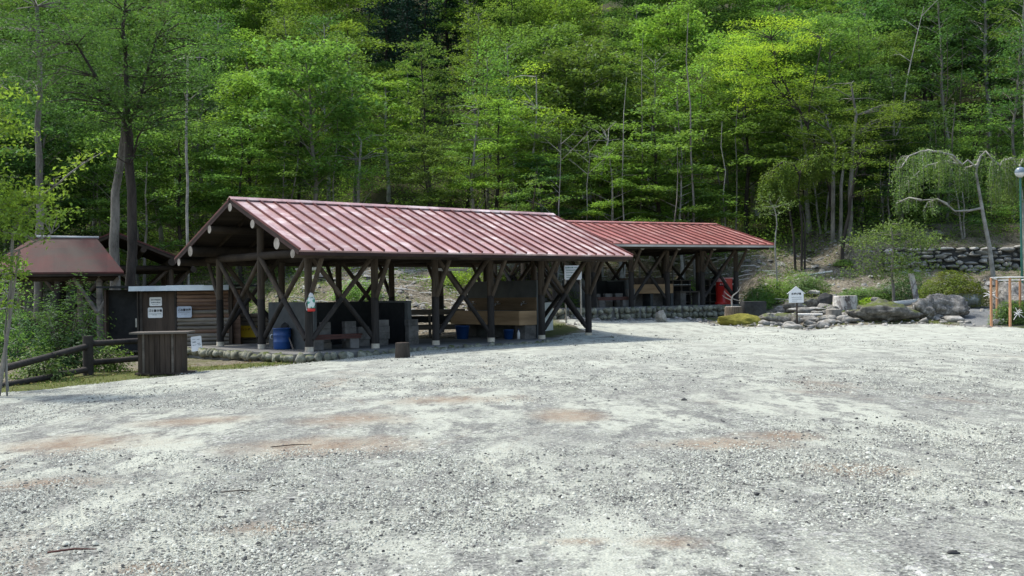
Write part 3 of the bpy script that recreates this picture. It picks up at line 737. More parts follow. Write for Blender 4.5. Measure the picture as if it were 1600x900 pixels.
# ------------------------------------------------------------------ things under the first shelter
def wallseg(m, u0, v0, u1, v1, h, L, th, t=.14, mi=0, z0=0):
    a = L(u0, v0); b = L(u1, v1); c = (a + b) / 2; d = b - a
    m.box((c.x, c.y, a.z + z0 + h / 2), (d.length + (t if mi < 5 else 0), t, h), atan2(d.y, d.x), mi)
def hearth(L, th, u0, u1, vf, vb, h, label, blocks, grp=None):
    r = empty('cooking_hearth', L(u0, vf)); T(r, label, 'cooking hearth', grp)
    off = Vector(r.location)
    def part(name, mats, segs):
        m = MB()
        for s_ in segs: wallseg(m, *s_)
        m.v = [tuple(Vector(p) - off) for p in m.v]; return m.build(name, mats, r)
    part('side_wall', [MAT['blockwall']], [(u0, vf, u0, vb - .08, h, L, th)])
    part('side_wall', [MAT['blockwall']], [(u1, vf, u1, vb - .08, h, L, th)])
    part('back_wall', [MAT['soot']], [(u0, vb, u1, vb, h - .01, L, th)])
    for uu in (u0 + .115, u1 - .115): part('soot_lining', [MAT['soot']], [(uu, vf + .1, uu, vb - .2, h - .06, L, th, .03)])
    for (u, v, n) in blocks:
        m = MB()
        for i in range(n):
            p = L(u + random.uniform(-.02, .02), v + random.uniform(-.02, .02)) - off; m.box((p.x, p.y, .1 + i * .2), (.38 * random.uniform(.95, 1.05), .19, .192), th + random.uniform(-.05, .05))
        m.build('block_pier', [MAT['block']], r)
    return r
hearth(L1, TH1, .75, 4.35, 1.3, 3.3, 1.38, 'open-fronted soot-black cooking hearth with concrete block piers under the nearest shelter',
       [(1.05, .95, 4), (1.9, .95, 4), (2.75, 1.5, 3), (3.35, 1.3, 4), (4.15, .85, 4)])
m = MB(); wallseg(m, .62, 0.75, .62, 3.4, 1.4, L1, TH1, .1); o = m.build('concrete_screen', [MAT['blockwall']]); T(o, 'grey concrete screen wall standing behind the blue barrel', 'screen wall')
# low bench in front of the hearth
def plank_bench(L, th, u0, u1, v, h, label, mt='plank_red', grp=None, legs='block', back=0, lv=.3):
    p = L((u0 + u1) / 2, v); r = empty('bench', p, th); T(r, label, 'bench', grp); w_ = u1 - u0
    m = MB(); m.box((0, 0, h), (w_, lv, .05)); m.build('seat', [MAT[mt]], r)
    m = MB(); m.box((0, -lv / 2 + .02, h - .07), (w_ * .96, .03, .08)); m.build('apron', [MAT[mt]], r)
    for s_ in (-1, 1):
        m = MB(); m.box((s_ * (w_ / 2 - .25), 0, (h - .026) / 2), (.3 if legs == 'block' else .09, lv * .8, h - .052)); m.build('leg', [MAT['block' if legs == 'block' else mt]], r)
    if back:
        for s_ in (-1, 1):
            m = MB(); m.box((s_ * (w_ / 2 - .12), lv / 2 + .04, back / 2), (.08, .06, back)); m.build('back_post', [MAT[mt]], r)
        m = MB(); m.box((0, lv / 2 + .0, back - .1), (w_, .035, .18)); m.build('backrest', [MAT[mt]], r)
    return r
plank_bench(L1, TH1, .25, 1.95, .42, .42, 'low red-brown plank bench on concrete blocks beside the post with the hanging bag')
m = MB()
p = at(672, 531, 38.3)
r = empty('long_bench', (p.x, p.y, .08), radians(6)); T(r, 'long dark plank bench with a low backrest at the back of the nearest shelter', 'bench')
for nm, z, y, dz, dy in (('seat', .44, 0, .06, .42), ('backrest', .92, .24, .2, .04), ('front_board', .36, -.2, .14, .03)):
    m = MB(); m.box((0, y, z), (2.6 if nm != 'front_board' else 2.5, dy, dz)); m.build(nm, [MAT['plank']], r)
for s_ in (-1, 0, 1):
    m = MB(); m.box((s_ * 1.15, 0, .2), (.1, .4, .4)); m.build('leg', [MAT['plank']], r)
    m = MB(); m.box((s_ * 1.15, .285, .5), (.09, .05, 1.0)); m.build('back_post', [MAT['plank']], r)
m = MB(); m.box((0, .32, .66), (2.5, .03, .24)); m.build('back_panel', [MAT['soot']], r)

MAT['shaded_tan_panel'] = M_simple('shaded_splash_board', (.11, .075, .045), (.2, .14, .085), 3, .7, .1, (.5, .5, 4))  # tan board coloured darker brown, shade put into the colour
# wash stand with screen
def sink(L, th, uw, v0, v1, label, wall_h=2.0, wid=.85, top=.96, bot=.48, inner='blockwall', ax='v'):
    r = empty('wash_stand', L(uw, v0), th); T(r, label, 'wash stand'); ln = v1 - v0
    def B(name, c, d, mt, par=r):
        m = MB(); m.box(c, d) ; return m.build(name, [MAT[mt]], par)
    if ax == 'v':
        w0 = B('screen_wall', (0, ln / 2, wall_h / 2), (.1, ln, wall_h), 'blockwall')
        B('splash_board', (-.066, ln / 2, 1.19), (.03, ln, .44), 'shaded_tan_panel', w0)
        B('side_panel', (-wid, ln / 2, (top + bot) / 2), (.03, ln, top - bot), 'tanpanel')
        for y in (.0, ln): B('end_panel', (-wid / 2 - .03, y, (top + bot) / 2), (wid - .09, .03, top - bot), 'tanpanel')
        B('basin_floor', (-wid / 2 - .03, ln / 2, top - .3), (wid - .09, ln - .04, .04), 'zinc')
        for y in (.28, ln - .28): B('base_pier', (-.33, y, bot / 2), (.5, .5, bot - .004), 'block')
        for y in (.5, ln / 2, ln - .5):
            m = MB(); m.tube([(-.08, y, 1.2), (-.26, y, 1.2), (-.3, y, 1.22), (-.32, y, 1.14)], .022, 8); m.tube([(-.2, y, 1.2), (-.2, y, 1.28)], .012, 6); m.tube([(-.2, y - .06, 1.28), (-.2, y + .06, 1.28)], .012, 6); m.build('tap', [MAT['steel']], r)
    return r
sink(L1, TH1, 9.17, .46, 4.25, 'long tan plywood wash stand with taps and a tall grey screen under the nearest shelter')

def bucket(p, label, s=1.0, mt='bluepl'):
    m = MB(); m.lathe([(0, 0), (.12 * s, 0), (.155 * s, .27 * s), (.165 * s, .27 * s), (.165 * s, .29 * s), (.148 * s, .29 * s), (.115 * s, .02 * s), (0, .02 * s)], n=24)
    o = m.build('bucket', [MAT[mt]]); o.location = p; T(o, label, 'bucket')
    h = MB(); h.tube([(.16 * s * cos(a), -.02, .27 * s + .0 - .1 * s * sin(a)) for a in np.linspace(0, pi, 9)], .006, 6); h.build('handle', [MAT['steel']], o)
    return o
bucket(L1(8.25, .95), 'blue plastic bucket on the floor under the tan wash stand', 1.15)
bottle(L1(8.5, .72), 'small white bottle beside the blue bucket under the wash stand', s=1.2)
bucket(L1(7.55, 2.6), 'dark blue tub in the shade under the far end of the wash stand', 1.6)

# barrel
p = at(441, 546, 31.6); m = MB(); R_ = .26; H_ = .6
m.lathe([(0, 0), (R_ * .93, 0), (R_, .03), (R_, .2), (R_ * 1.03, .215), (R_ * 1.03, .235), (R_, .25), (R_, .4), (R_ * 1.03, .415), (R_ * 1.03, .435), (R_, .45), (R_ * .99, H_), (R_ * 1.06, H_), (R_ * 1.06, H_ + .03), (R_ * .95, H_ + .03), (R_ * .93, .1), (0, .1)], n=32)
o = m.build('barrel', [MAT['bluepl']]); o.location = (p.x, p.y, Z1); T(o, 'blue plastic barrel on the floor slab beside the grey screen wall', 'barrel')
h = MB(); h.tube([(-.28, -.05, .45), (-.33, -.08, .42), (-.33, -.08, .34), (-.28, -.05, .31)], .015, 6); h.build('handle', [MAT['zinc']], o)
# shovel leaning
def shovel(p, q, label, headm='soot', shaft='plank'):
    p = Vector(p); q = Vector(q); r = empty('shovel', p); T(r, label, 'shovel')
    m = MB(); m.tube([(0, 0, 0), q - p], .022, 8); m.build('handle', [MAT[shaft]], r)
    d = (q - p).normalized(); sd_ = d.cross(Vector((0, 1, 0))).normalized(); m = MB()
    t = q - p; w_ = .12
    pr = [(-w_, 0), (w_, 0), (w_ * 1.05, .16), (w_ * .6, .27), (0, .3), (-w_ * .6, .27), (-w_ * 1.05, .16)]
    n_ = d.cross(sd_)
    m.prism(pr, -.008, .008, lambda x, y, tt: t + sd_ * x + d * (y - .05) + n_ * (tt + abs(x) * .2)); m.build('blade', [MAT[headm]], r)
shovel(at(459, 548, 31.0), at(446, 512, 31.9), 'shovel leaning blade-up against the grey screen wall behind the blue barrel')
# hanging bag with cylinder on the front post
def hanging():
    b = at(486.5, 485, 29.68); r = empty('hanging_dispenser', b); T(r, 'green and white cylinder with red bottom hanging on a post of the nearest shelter', 'hanging cylinder')
    m = MB(); m.lathe([(0, .06), (.1, .06), (.105, .1), (.105, .33), (.08, .37), (0, .37)], n=20); m.build('body', [MAT['greenwhite']], r)
    m = MB(); m.lathe([(0, -.03), (.1, -.03), (.112, -.01), (.112, .055), (0, .06)], n=20); m.build('red_bottom', [MAT['red']], r)
    m = MB(); m.lathe([(0, .37), (.075, .37), (.07, .43), (.03, .5), (0, .5)], n=16); m.build('white_top', [MAT['white']], r)
    m = MB(); m.tube([(0, 0, .5), (-.01, .04, .6), (0, .08, .62)], .008, 6); m.tube([(-.11, 0, .3), (-.16, .02, .2), (-.13, .02, .0)], .01, 6); m.build('strap', [MAT['rope']], r)
def M_gw():
    m, t, n = nodes('green_white_print'); co = n('TexCoord').outputs['Object']
    c = rampn(t, [(.5, (.72, .76, .74)), (.56, (.06, .32, .22))], noisen(t, 9, 2, .4, co)); finish(t, c, .5, None); return m
MAT['greenwhite'] = M_gw(); hanging()
# unlit tube lights under the ridge ties
for (u, lab) in ((1.1, 'long unlit tube light under the near gable of the nearest shelter'), (6.7, 'long unlit tube light under the middle of the nearest shelter')):
    r = empty('tube_light', L1(u, 2.0, 2.38), TH1 + pi / 2 if u < 2 else TH1); T(r, lab, 'tube light')
    m = MB(); m.box((0, 0, .03), (1.25, .07, .05)); m.build('housing', [MAT['white']], r)
    m = MB(); m.tube([(-.6, 0, -.015), (.6, 0, -.015)], .016, 8); m.build('tube', [MAT['white']], r)
    m = MB(); m.tube([(-.5, 0, .05), (-.5, 0, .42)], .008, 6); m.tube([(.5, 0, .05), (.5, 0, .42)], .008, 6); m.build('hanger', [MAT['rail']], r)

# stumps
def stump(p, rad, h, label, bark='stump_bark', flare=1.15, top='stump_top', seed=1, tiltx=0):
    rr = random.Random(seed); n = 40; m = MB(); o_ = rr.uniform(0, 9)
    rings = []
    for i, (z, k) in enumerate(((0, flare), (.15, 1.06), (.5, 1.0), (.92, .97), (.985, .96), (1.0, .93))):
        rings.append([(Vector((cos(2 * pi * a / n), sin(2 * pi * a / n), 0)) * rad * k * (1 + .05 * noise.noise(Vector((cos(2 * pi * a / n) * 2, sin(2 * pi * a / n) * 2, o_))) + .018 * sin(a * 2.5 + o_) * (1 if i < 4 else .6))) + Vector((0, 0, z * h - (.03 if i == 0 else 0))) for a in range(n)])
    V = [q for r_ in rings for q in r_]; m.add(V, [(i * n + k, i * n + (k + 1) % n, (i + 1) * n + (k + 1) % n, (i + 1) * n + k) for i in range(5) for k in range(n)], 0, True)
    m.add(rings[-1], [tuple(range(n))], 1)
    o = m.build('stump', [MAT[bark], MAT[top]]); o.location = p; o.rotation_euler = (tiltx, 0, rr.uniform(0, 6)); T(o, label, 'stump'); return o
def gpt(px, py, D): p = at(px, py, D); return Vector((p.x, p.y, tz(p.x, p.y)))
p = at(629, 556, 28.4); stump((p.x, p.y, tz(p.x, p.y) - .02), .19, .42, 'dark upright log stool on the gravel in front of the nearest shelter', 'bark_dark', 1.03, 'plankv', 3)

# leaning printed board at hut corner
r_ = notice(at(307, 537, 33.0) , .33, .47, 'white', 'white board with faded dark print leaning at the left end of the stone-edged platform', None, 0, radians(3), [(.3, -.36, -.05, .03), (.27, .06, .34, .05), (.12, -.34, -.04, .07), (.0, .1, .36, .06), (-.08, -.36, -.02, .05), (-.1, .12, .38, .07)], tilt=radians(-7), rx=radians(-12))
# bottles and crate on the log bin
bottle(Vector((-9.5, 36.4, 1.09)), 'white-topped blue bottle standing at the left end of the log bin', 'white', 'bluepl', 1.4)
# information board behind the last bay
r = empty('information_board', at(896, 470, 41.5)); r.location.z = tz(r.location.x, r.location.y); T(r, 'white information board with green printed lines seen behind the right end of the nearest shelter', 'sign')
bz = at(896, 426, 41.5).z - r.location.z
b = board('panel', .68, .56, MAT['white'], r, (0, -.03, bz))
dashes(b, -.3, .02, .2, .05, -.008, MAT['greenink'], 4, 'heading'); dashes(b, .06, .28, .2, .03, -.008, MAT['greenink'], 5)
for i, z in enumerate((.1, .0, -.1, -.18)): dashes(b, -.26, .2 - .06 * i, z, .035, -.008, MAT['greenink'], 6 + i)
for s_ in (-.3, .3):
    m = MB(); m.tube([(s_, .02, -.1), (s_, .02, bz + .3)], .03, 8); m.build('post', [MAT['bark_pale']], r)
m = MB(); p = at(857, 500, 39.2)
o = board('grey_panel', .36, 1.05, MAT['zinc'], None, (p.x, p.y, .75), radians(20)); T(o, 'pale grey sheet panel standing between the last two posts of the nearest shelter', 'panel')
m = MB(); m.box((-.13, .12, -.42), (.04, .25, .55)); m.box((.13, .12, -.42), (.04, .25, .55)); m.build('leg', [MAT['steel']], o)

# ------------------------------------------------------------------ things under the second shelter
def l2(k, v, z=0): return L2(k * B2, v, z)
hearth(lambda u, v, z=0: L2(u, v, z), TH2, -1.75, .55, 1.2, 2.9, 1.2, 'soot-black cooking hearth with block piers under the farther shelter', [(-1.3, .9, 3), (-.65, .9, 3), (-.1, .9, 3), (.4, .7, 4)])
plank_bench(L2, TH2, -1.6, .1, .35, .42, 'low grey-red plank bench in front of the hearth under the farther shelter')
def sink2():
    r = empty('wash_stand', L2(.75, 1.2), TH2); T(r, 'wash stand with a tan front panel on grey block piers under the farther shelter', 'wash stand')
    def B(name, c, d, mt, par=r): m = MB(); m.box(c, d); return m.build(name, [MAT[mt]], par)
    B('front_panel', (1.15, 0, .78), (2.3, .03, .42), 'tanpanel'); w0 = B('screen_wall', (1.15, .82, .65), (2.4, .08, 1.3), 'plankv')
    B('basin_floor', (1.15, .4, .7), (2.2, .7, .04), 'zinc'); 
    for x in (0.02, 1.15, 2.28): B('base_pier', (x, .4, .28), (.14, .72, .56), 'blockwall')
    B('back_panel', (1.15, .72, .28), (2.1, .05, .56), 'block')
    for x in (.5, 1.7):
        m = MB(); m.tube([(x, .76, 1.1), (x, .55, 1.1), (x, .5, 1.04)], .02, 8); m.build('tap', [MAT['steel']], r)
sink2()
def table_set(u, v, label, w_=1.5):
    r = empty('picnic_table', L2(u, v), TH2); T(r, label, 'table')
    m = MB(); m.box((0, 0, .62), (w_, .7, .06)); m.build('tabletop', [MAT['plank']], r)
    for s_ in (-1, 1): m = MB(); m.box((s_ * (w_ / 2 - .25), 0, .3), (.3, .5, .585)); m.build('leg', [MAT['block']], r)
table_set(3.95, 1.2, 'grey plank table on block legs between the posts of the farther shelter')
def rack(u, v, label):
    r = empty('shelf_rack', L2(u, v), TH2); T(r, label, 'shelf rack')
    for x in (-.75, -.25, .25, .75): m = MB(); m.box((x, 0, .6), (.07, .07, 1.2)); m.build('upright', [MAT['plank']], r)
    for z in (.12, .5, .9, 1.17): m = MB(); m.box((0, 0, z), (1.7, .4, .035)); m.build('shelf', [MAT['plank']], r)
    m = MB(); m.box((0, .22, .6), (1.7, .02, 1.2)); m.build('back_panel', [MAT['soot']], r)
    for i in range(7): pass
    m = MB()
    for i in range(9): m.box((-.68 + i * .17, 0, .92 + .04), (.1, .2, .04))
    m.build('stacked_ware', [MAT['zinc']], r)
rack(4.2, 2.5, 'open dark shelf rack with pale ware, left of the two racks under the farther shelter'); rack(6.2, 1.6, 'open dark shelf rack beside the red pillar box, right of the two racks')
# red pillar post box
def pillar():
    p = at(1126, 470, 49.8); r = empty('pillar_box', (p.x, p.y, .94)); T(r, 'bright red round pillar box with a faded cap at the end of the farther shelter', 'post box')
    m = MB(); m.lathe([(0, 0), (.26, 0), (.26, .12), (.22, .14), (.22, 1.08), (.0, 1.08)], n=28); m.build('body', [MAT['red']], r)
    m = MB(); m.lathe([(0, 1.08), (.27, 1.08), (.27, 1.13), (.22, 1.17), (.19, 1.27), (.1, 1.34), (0, 1.36)], n=28); m.build('cap', [MAT['pinkred']], r)
    m = MB(); m.box((0, -.215, .92), (.22, .03, .045)); m.build('slot', [MAT['ink']], r)
    m = MB(); m.box((-.04, -.222, .98), (.025, .02, .06)); m.box((.04, -.222, .98), (.025, .02, .06)); m.build('white_mark', [MAT['white']], r)
pillar()
p = at(1136, 468, 50.6); r = empty('red_cabinet', (p.x, p.y, .94), TH2); T(r, 'red box cabinet standing half behind the brace beside the pillar box', 'cabinet')
m = MB(); m.box((0, 0, .62), (.42, .3, 1.24)); m.build('body', [MAT['red']], r); m = MB(); m.box((0, 0, 1.26), (.5, .38, .05)); m.build('lid', [MAT['pinkred']], r)

# ------------------------------------------------------------------ rockery on the right
def rockat(px, py, D, w_, h, d, label, mt='rock', seed=1, sub=3, rough=.16, cat='boulder', sink_=.3, rz=None, name='boulder', npts=18, zoff=0):
    """(px,py) = middle of the foot of the rock"""
    p = gpt(px, py, D); m = MB(); m.rock((0, 0, 0), (w_ / 2, d / 2, h / (2 - 2 * sink_ * .5)), seed, sub, rough, rz=rz or 0.0, npts=npts)
    o = m.build(name, [MAT[mt]]); zz = at(px, py, D).z if zoff is None else p.z; o.location = (p.x, p.y, zz + h / (2 - sink_) * (1 - sink_) + (zoff or 0)); T(o, label, cat); return o
ppm = lambda D: F_PX / D
# two cut stumps at the left
D = 43.4
def S2(px, py, w_px, h_px, D, **k):
    p = at(px, py, D); z = max(tz(p.x, p.y), p.z) if abs(p.z - tz(p.x, p.y)) < .9 else tz(p.x, p.y); return (p.x, p.y, p.z - .0), w_px / ppm(D) / 2, h_px / ppm(D)
q, r0, h0 = S2(1146, 498, 27, 19, 44.2); stump(q, r0, h0, 'pale-topped tree stump with furrowed bark on the moss mound', 'stump_bark', 1.22, seed=11)
st1 = q
q, r0, h0 = S2(1303, 502, 24, 19, 44.2); stump(q, r0, h0, 'small grey cut stump right of the white house-shaped sign', 'bark', 1.05, seed=12)
q, r0, h0 = S2(1321, 486, 37, 24, 46.6)
MAT['peel'] = M_simple('peeling_bark', (.07, .05, .045), (.62, .6, .56), 2.2, .9, .8, (3, 3, 1.5), lo=.47, hi=.53)
stump(q, r0, h0, 'wide pale weathered stump with peeling bark behind the small grey stump', 'peel', 1.04, 'stump_top', 13)
# square dark stone block
p = at(1177, 497, 44.6); r = empty('stone_block', (p.x, p.y, p.z), radians(4)); 
m = MB(); w_, h_ = 35 / ppm(44.6), 28 / ppm(44.6)
bmm = bmesh.new(); bmesh.ops.create_cube(bmm, size=1)
for v in bmm.verts: v.co = Vector((v.co.x * w_, v.co.y * .7, (v.co.z + .5) * h_ - .0))
bmesh.ops.bevel(bmm, geom=bmm.edges[:], offset=.02, segments=2, affect='EDGES')
bmesh.ops.subdivide_edges(bmm, edges=bmm.edges[:], cuts=3, use_grid_fill=True)
for v in bmm.verts: v.co += Vector((noise.noise(v.co * 3), noise.noise(v.co * 3 + Vector((5, 0, 0))), noise.noise(v.co * 3 + Vector((0, 9, 0))))) * .025
bmm.verts.ensure_lookup_table(); m.add([v.co for v in bmm.verts], [tuple(v.index for v in f.verts) for f in bmm.faces], 0, False); bmm.free()
bpy.data.objects.remove(r); o = m.build('stone_block', [MAT['darkstone']]); o.location = (p.x, p.y, p.z - .05); o.rotation_euler = (0, 0, radians(4)); T(o, 'dark squared stone block standing behind the pale-topped stump', 'stone block')
# moss mound and basin rocks
R = rockat
R(1156, 512, 43.6, 2.3, .42, 1.5, 'low yellow-green moss mound under the bark stump at the lot edge', 'moss', 21, 3, .1, 'moss mound', .5, name='moss_mound')
R(1200, 512, 43.7, 1.3, .42, .8, 'mossy dark boulder right of the yellow moss mound', 'rock_moss', 22)
R(1222, 511, 43.9, 1.7, .5, .7, 'long dark flat-topped boulder left of the white sign post', 'rock_moss', 23, rough=.1)
R(1243, 513, 43.5, .5, .62, .5, 'upright rounded mossy stone right behind the foot of the white sign', 'rock_moss', 24)
R(1263, 512, 43.5, .5, .4, .45, 'pale white round stone right of the sign post', 'rock', 25)
R(1268, 503, 44.1, .8, .28, .5, 'pale flat stone behind the white round stone', 'rock', 26)
R(1284, 509, 43.7, .55, .2, .5, 'small pale stone leaning at the foot of the small grey stump', 'rock', 27)
R(1326, 505, 43.9, .42, .36, .4, 'round pale stone right of the small grey stump', 'rock', 28)
R(1214, 489, 45.8, 2.6, .22, .8, 'long flat pale slab at the back of the dry basin', 'rock', 29, rough=.06)
R(1262, 487, 46.2, 1.9, .2, .7, 'narrow flat pale slab right behind the white sign', 'rock', 30, rough=.06)
R(1212, 499, 45.0, 1.9, .4, .6, 'low layered grey rock inside the dry basin', 'rock', 31)
R(1240, 480, 47.0, 1.2, .5, .6, 'dark rounded boulder behind the sign at the foot of the bank', 'rock_moss', 32)
R(1268, 476, 47.4, 1.3, .5, .7, 'dark boulder left of the wide peeling stump', 'rock_moss', 33)
R(1290, 478, 47.4, .8, .75, .6, 'black shaded boulder touching the wide peeling stump', 'darkstone', 34)
R(1222, 481, 47.6, .9, .34, .6, 'grey boulder left end of the row behind the basin', 'rock', 35)
R(1384, 512, 43.3, 2.9, .85, 1.5, 'broad rough mossy boulder in front of the small maple', 'rock_moss', 36, rough=.24)
R(1348, 510, 43.6, 1.4, .5, 1.0, 'low mossy rock at the left foot of the broad boulder', 'rock_moss', 37)
R(1360, 499, 44.4, 1.3, .4, .8, 'pale sloping rock above the left shoulder of the broad boulder', 'rock', 38)
R(1445, 511, 43.7, 1.2, 1.0, 1.0, 'curled pale pitted rock right of the broad mossy boulder', 'rock_rough', 39, rough=.3)
R(1476, 508, 44.0, 2.2, 1.05, 1.4, 'large grey pitted boulder below the azalea', 'rock_rough', 40, rough=.3)
R(1509, 476, 47.0, 1.9, .72, 1.1, 'smooth green-grey boulder under the azalea', 'rock_green', 41, rough=.07)
R(1367, 474, 46.2, .55, .3, .4, 'pale oval stone left of the maple trunk', 'rock', 42, rough=.05, zoff=None)
R(1590, 484, 43.8, 2.4, 1.7, 1.6, 'big pitted grey rock behind the orange pole frame', 'rock_rough', 43, rough=.25)
R(1556, 515, 41.5, .5, .3, .45, 'small grey rock at the foot of the framed shrub', 'rock', 44)
R(1583, 512, 41.9, .9, .4, .6, 'dark rock under the framed shrub', 'rock_moss', 45)
R(1340, 470, 49.6, 1.0, .4, .8, 'flat dark rock on the bank above the fern clump', 'rock_moss', 46)
R(1272, 458, 50.5, .7, .3, .6, 'small pale rock on the bank right above the sign', 'rock', 47)
R(1300, 463, 49.5, .9, .35, .6, 'flat grey rock on the gully floor above the wide stump', 'rock', 48)
R(1035, 502, 44.2, .65, .5, .5, 'single rounded boulder at the foot of the raised stone platform', 'rock', 49, zoff=None)
# driftwood log
def log_obj(pts, rad, label, mt='driftwood', cat='log', name='fallen_log'):
    o0 = Vector(pts[0]); m = MB(); m.tube([Vector(p) - o0 for p in pts], rad, 12); o = m.build(name, [MAT[mt]]); o.location = o0; T(o, label, cat); return o
log_obj([at(1352, 493, 44.6), at(1372, 482, 44.9), at(1395, 476, 45.2), at(1420, 473, 45.4), at(1432, 470, 45.5)], [.07, .12, .14, .13, .1], 'bleached bent log lying in front of the maple trunk')
log_obj([at(1130, 497, 44.9), at(1200, 492, 45.1), at(1285, 492, 45.0)], [.05, .08, .06], 'long thin pale log lying across the dry basin behind the sign')
log_obj([at(1262, 430, 54), at(1300, 424, 54.5)], [.06, .05], 'thin pale log lying on the bare bank')
# pale worn stake
p0 = at(1433, 470, 45.6); p1 = at(1424, 427, 45.6)
m = MB(); d = p1 - p0; m.box(d / 2 + Vector((0, 0, -.1)), (.22, .1, d.length + .2), R=Matrix.Rotation(atan2(d.x, d.z), 3, 'Y')); o = m.build('marker_stake', [MAT['peel']]); o.location = p0; T(o, 'pale worn flat stake leaning left in the rockery beside the maple', 'stake')

# white house-shaped sign
def house_sign():
    D = 43.0; p = at(1246, 514, D); s_ = D / F_PX
    r = empty('house_shaped_sign', (p.x, p.y, tz(p.x, p.y))); T(r, 'small white house-shaped sign on a dark stake in front of the rockery', 'sign')
    zb = at(1244, 473, D).z - r.location.z; w_, h, pk = 23 * s_, 15.5 * s_, 25 * s_
    m = MB(); m.tube([(0, .03, -.2), (0, .03, zb + .3)], .035, 8); m.build('stake', [MAT['plankv']], r)
    m = MB(); m.prism([(-w_ / 2, 0), (w_ / 2, 0), (w_ / 2, h), (0, pk), (-w_ / 2, h)], -.012, .012, lambda x, y, t: (x - .03, t, zb + y)); b = m.build('panel', [MAT['white']], r); 
    m = MB()
    for sg in (-1, 1):
        A = Vector((-.03 + sg * (w_ / 2 + .07), 0, zb + h - .045)); B = Vector((-.03, 0, zb + pk + .012)); d = B - A
        m.box((A + B) / 2, (d.length, .05, .018), R=Matrix.Rotation(-atan2(d.z, d.x), 3, 'Y'))
    m.build('eave_strip', [MAT['white']], r)
    text('水遊び場', .1, MAT['ink'], r, (-.03, -.0145, zb + h * .88), (pi / 2, 0, 0))
    for i, (z, x0, x1) in enumerate(((.55, -.22, .2), (.36, -.2, .2), (.17, -.2, .0))): dashes(r, x0 * 1, x1 * 1, zb + h * z, .022, -.0145, MAT['greyink'], 20 + i)
house_sign()

# orange pole frame with rope ties
def frame():
    D = 41.0; P = [at(1549, 514, D), at(1578.5, 516, D), at(1612, 517, D)]; Q = [at(1558, 500, D + 1.5), at(1594, 500, D + 1.5), at(1622, 500, D + 1.5)]
    o0 = Vector((P[0].x, P[0].y, 0)); r = empty('pole_frame', o0); T(r, 'orange wooden pole frame tied with white rope around a low shrub', 'pole frame')
    top = at(1549, 434, D).z
    pts = []
    for i, p in enumerate(P + Q):
        z0 = tz(p.x, p.y); m = MB(); m.tube([Vector((p.x, p.y, z0 - .1)) - o0, Vector((p.x + .02, p.y, top + (.0 if i < 3 else -.05))) - o0], [.052, .045], 10); m.build('pole', [MAT['orangepole']], r); pts.append(Vector((p.x, p.y, 0)) - o0)
    def rail(a, b, z1, z2, rad=.024, nm='rail', mt='rope'):
        m = MB(); m.tube([a + Vector((0, -.02, z1)), b + Vector((0, -.02, z2))], rad, 8); m.build(nm, [MAT[mt]], r)
    rail(pts[0], pts[1], top, top + .01); rail(pts[1], pts[2], top + .01, top); rail(pts[3], pts[4], top - .1, top - .1); rail(pts[4], pts[5], top - .1, top - .08); rail(pts[0], pts[3], top, top - .06)
    rail(pts[0], pts[1], .03, .02, .02); rail(pts[1], pts[2], .02, .02, .02); rail(pts[4] + Vector((-.4, 0, 0)), pts[1], .9, .7, .012)
    rr = random.Random(4)
    for c in ((pts[0] + pts[1]) / 2 + Vector((-.15, .5, 1.3)), pts[1] + Vector((.35, .1, .55))):
        m = MB()
        for i in range(9):
            a = i * 2 * pi / 9 + rr.uniform(-.2, .2); L = rr.uniform(.12, .34); m.tube([c, c + Vector((cos(a) * L * .5, rr.uniform(-.05, .05), sin(a) * L * .5 + .03)), c + Vector((cos(a) * L, rr.uniform(-.1, .1), sin(a) * L))], [.022, .016, .01], 6)
        m.build('rope_tie', [MAT['rope']], r)
frame()

# lamp post
def lamp():
    D = 47.5; p = at(1597, 440, D); z0 = tz(p.x, p.y); zt = at(1597, 262, D).z
    r = empty('street_lamp', (p.x, p.y, z0)); T(r, 'slim dark green lamp post with a smoked round globe at the right edge', 'street lamp')
    h = zt - z0; m = MB(); m.tube([(0, 0, -.2), (0, 0, h - .42)], [.055, .045], 14); m.build('pole', [MAT['green_metal']], r)
    m = MB(); m.lathe([(0, h - .46), (.07, h - .46), (.11, h - .38), (.12, h - .34), (0, h - .34)], n=20); m.build('collar', [MAT['zinc']], r)
    m = MB(); R_ = .235; m.lathe([(R_ * sin(a) , h - .2 - R_ * cos(a)) for a in np.linspace(0, pi * .45, 7)], n=28, mi=1); m.lathe([(R_ * sin(a), h - .2 - R_ * cos(a)) for a in np.linspace(pi * .45, pi, 9)], n=28, mi=0); m.build('globe', [MAT['globe'], MAT['white']], r)
lamp()
# tiny sign plate in the trees behind the farther shelter
p = at(1184, 331, 66); o = board('tree_plate', .36, .5, MAT['tilegrey'], None, p); T(o, 'small pale grey plate on a stake at the forest edge above the farther shelter', 'sign')
m = MB(); m.tube([(0, .03, .2), (0, .03, -(p.z - tz(p.x, p.y)) - .2)], .03, 6); m.build('stake', [MAT['plankv']], o)

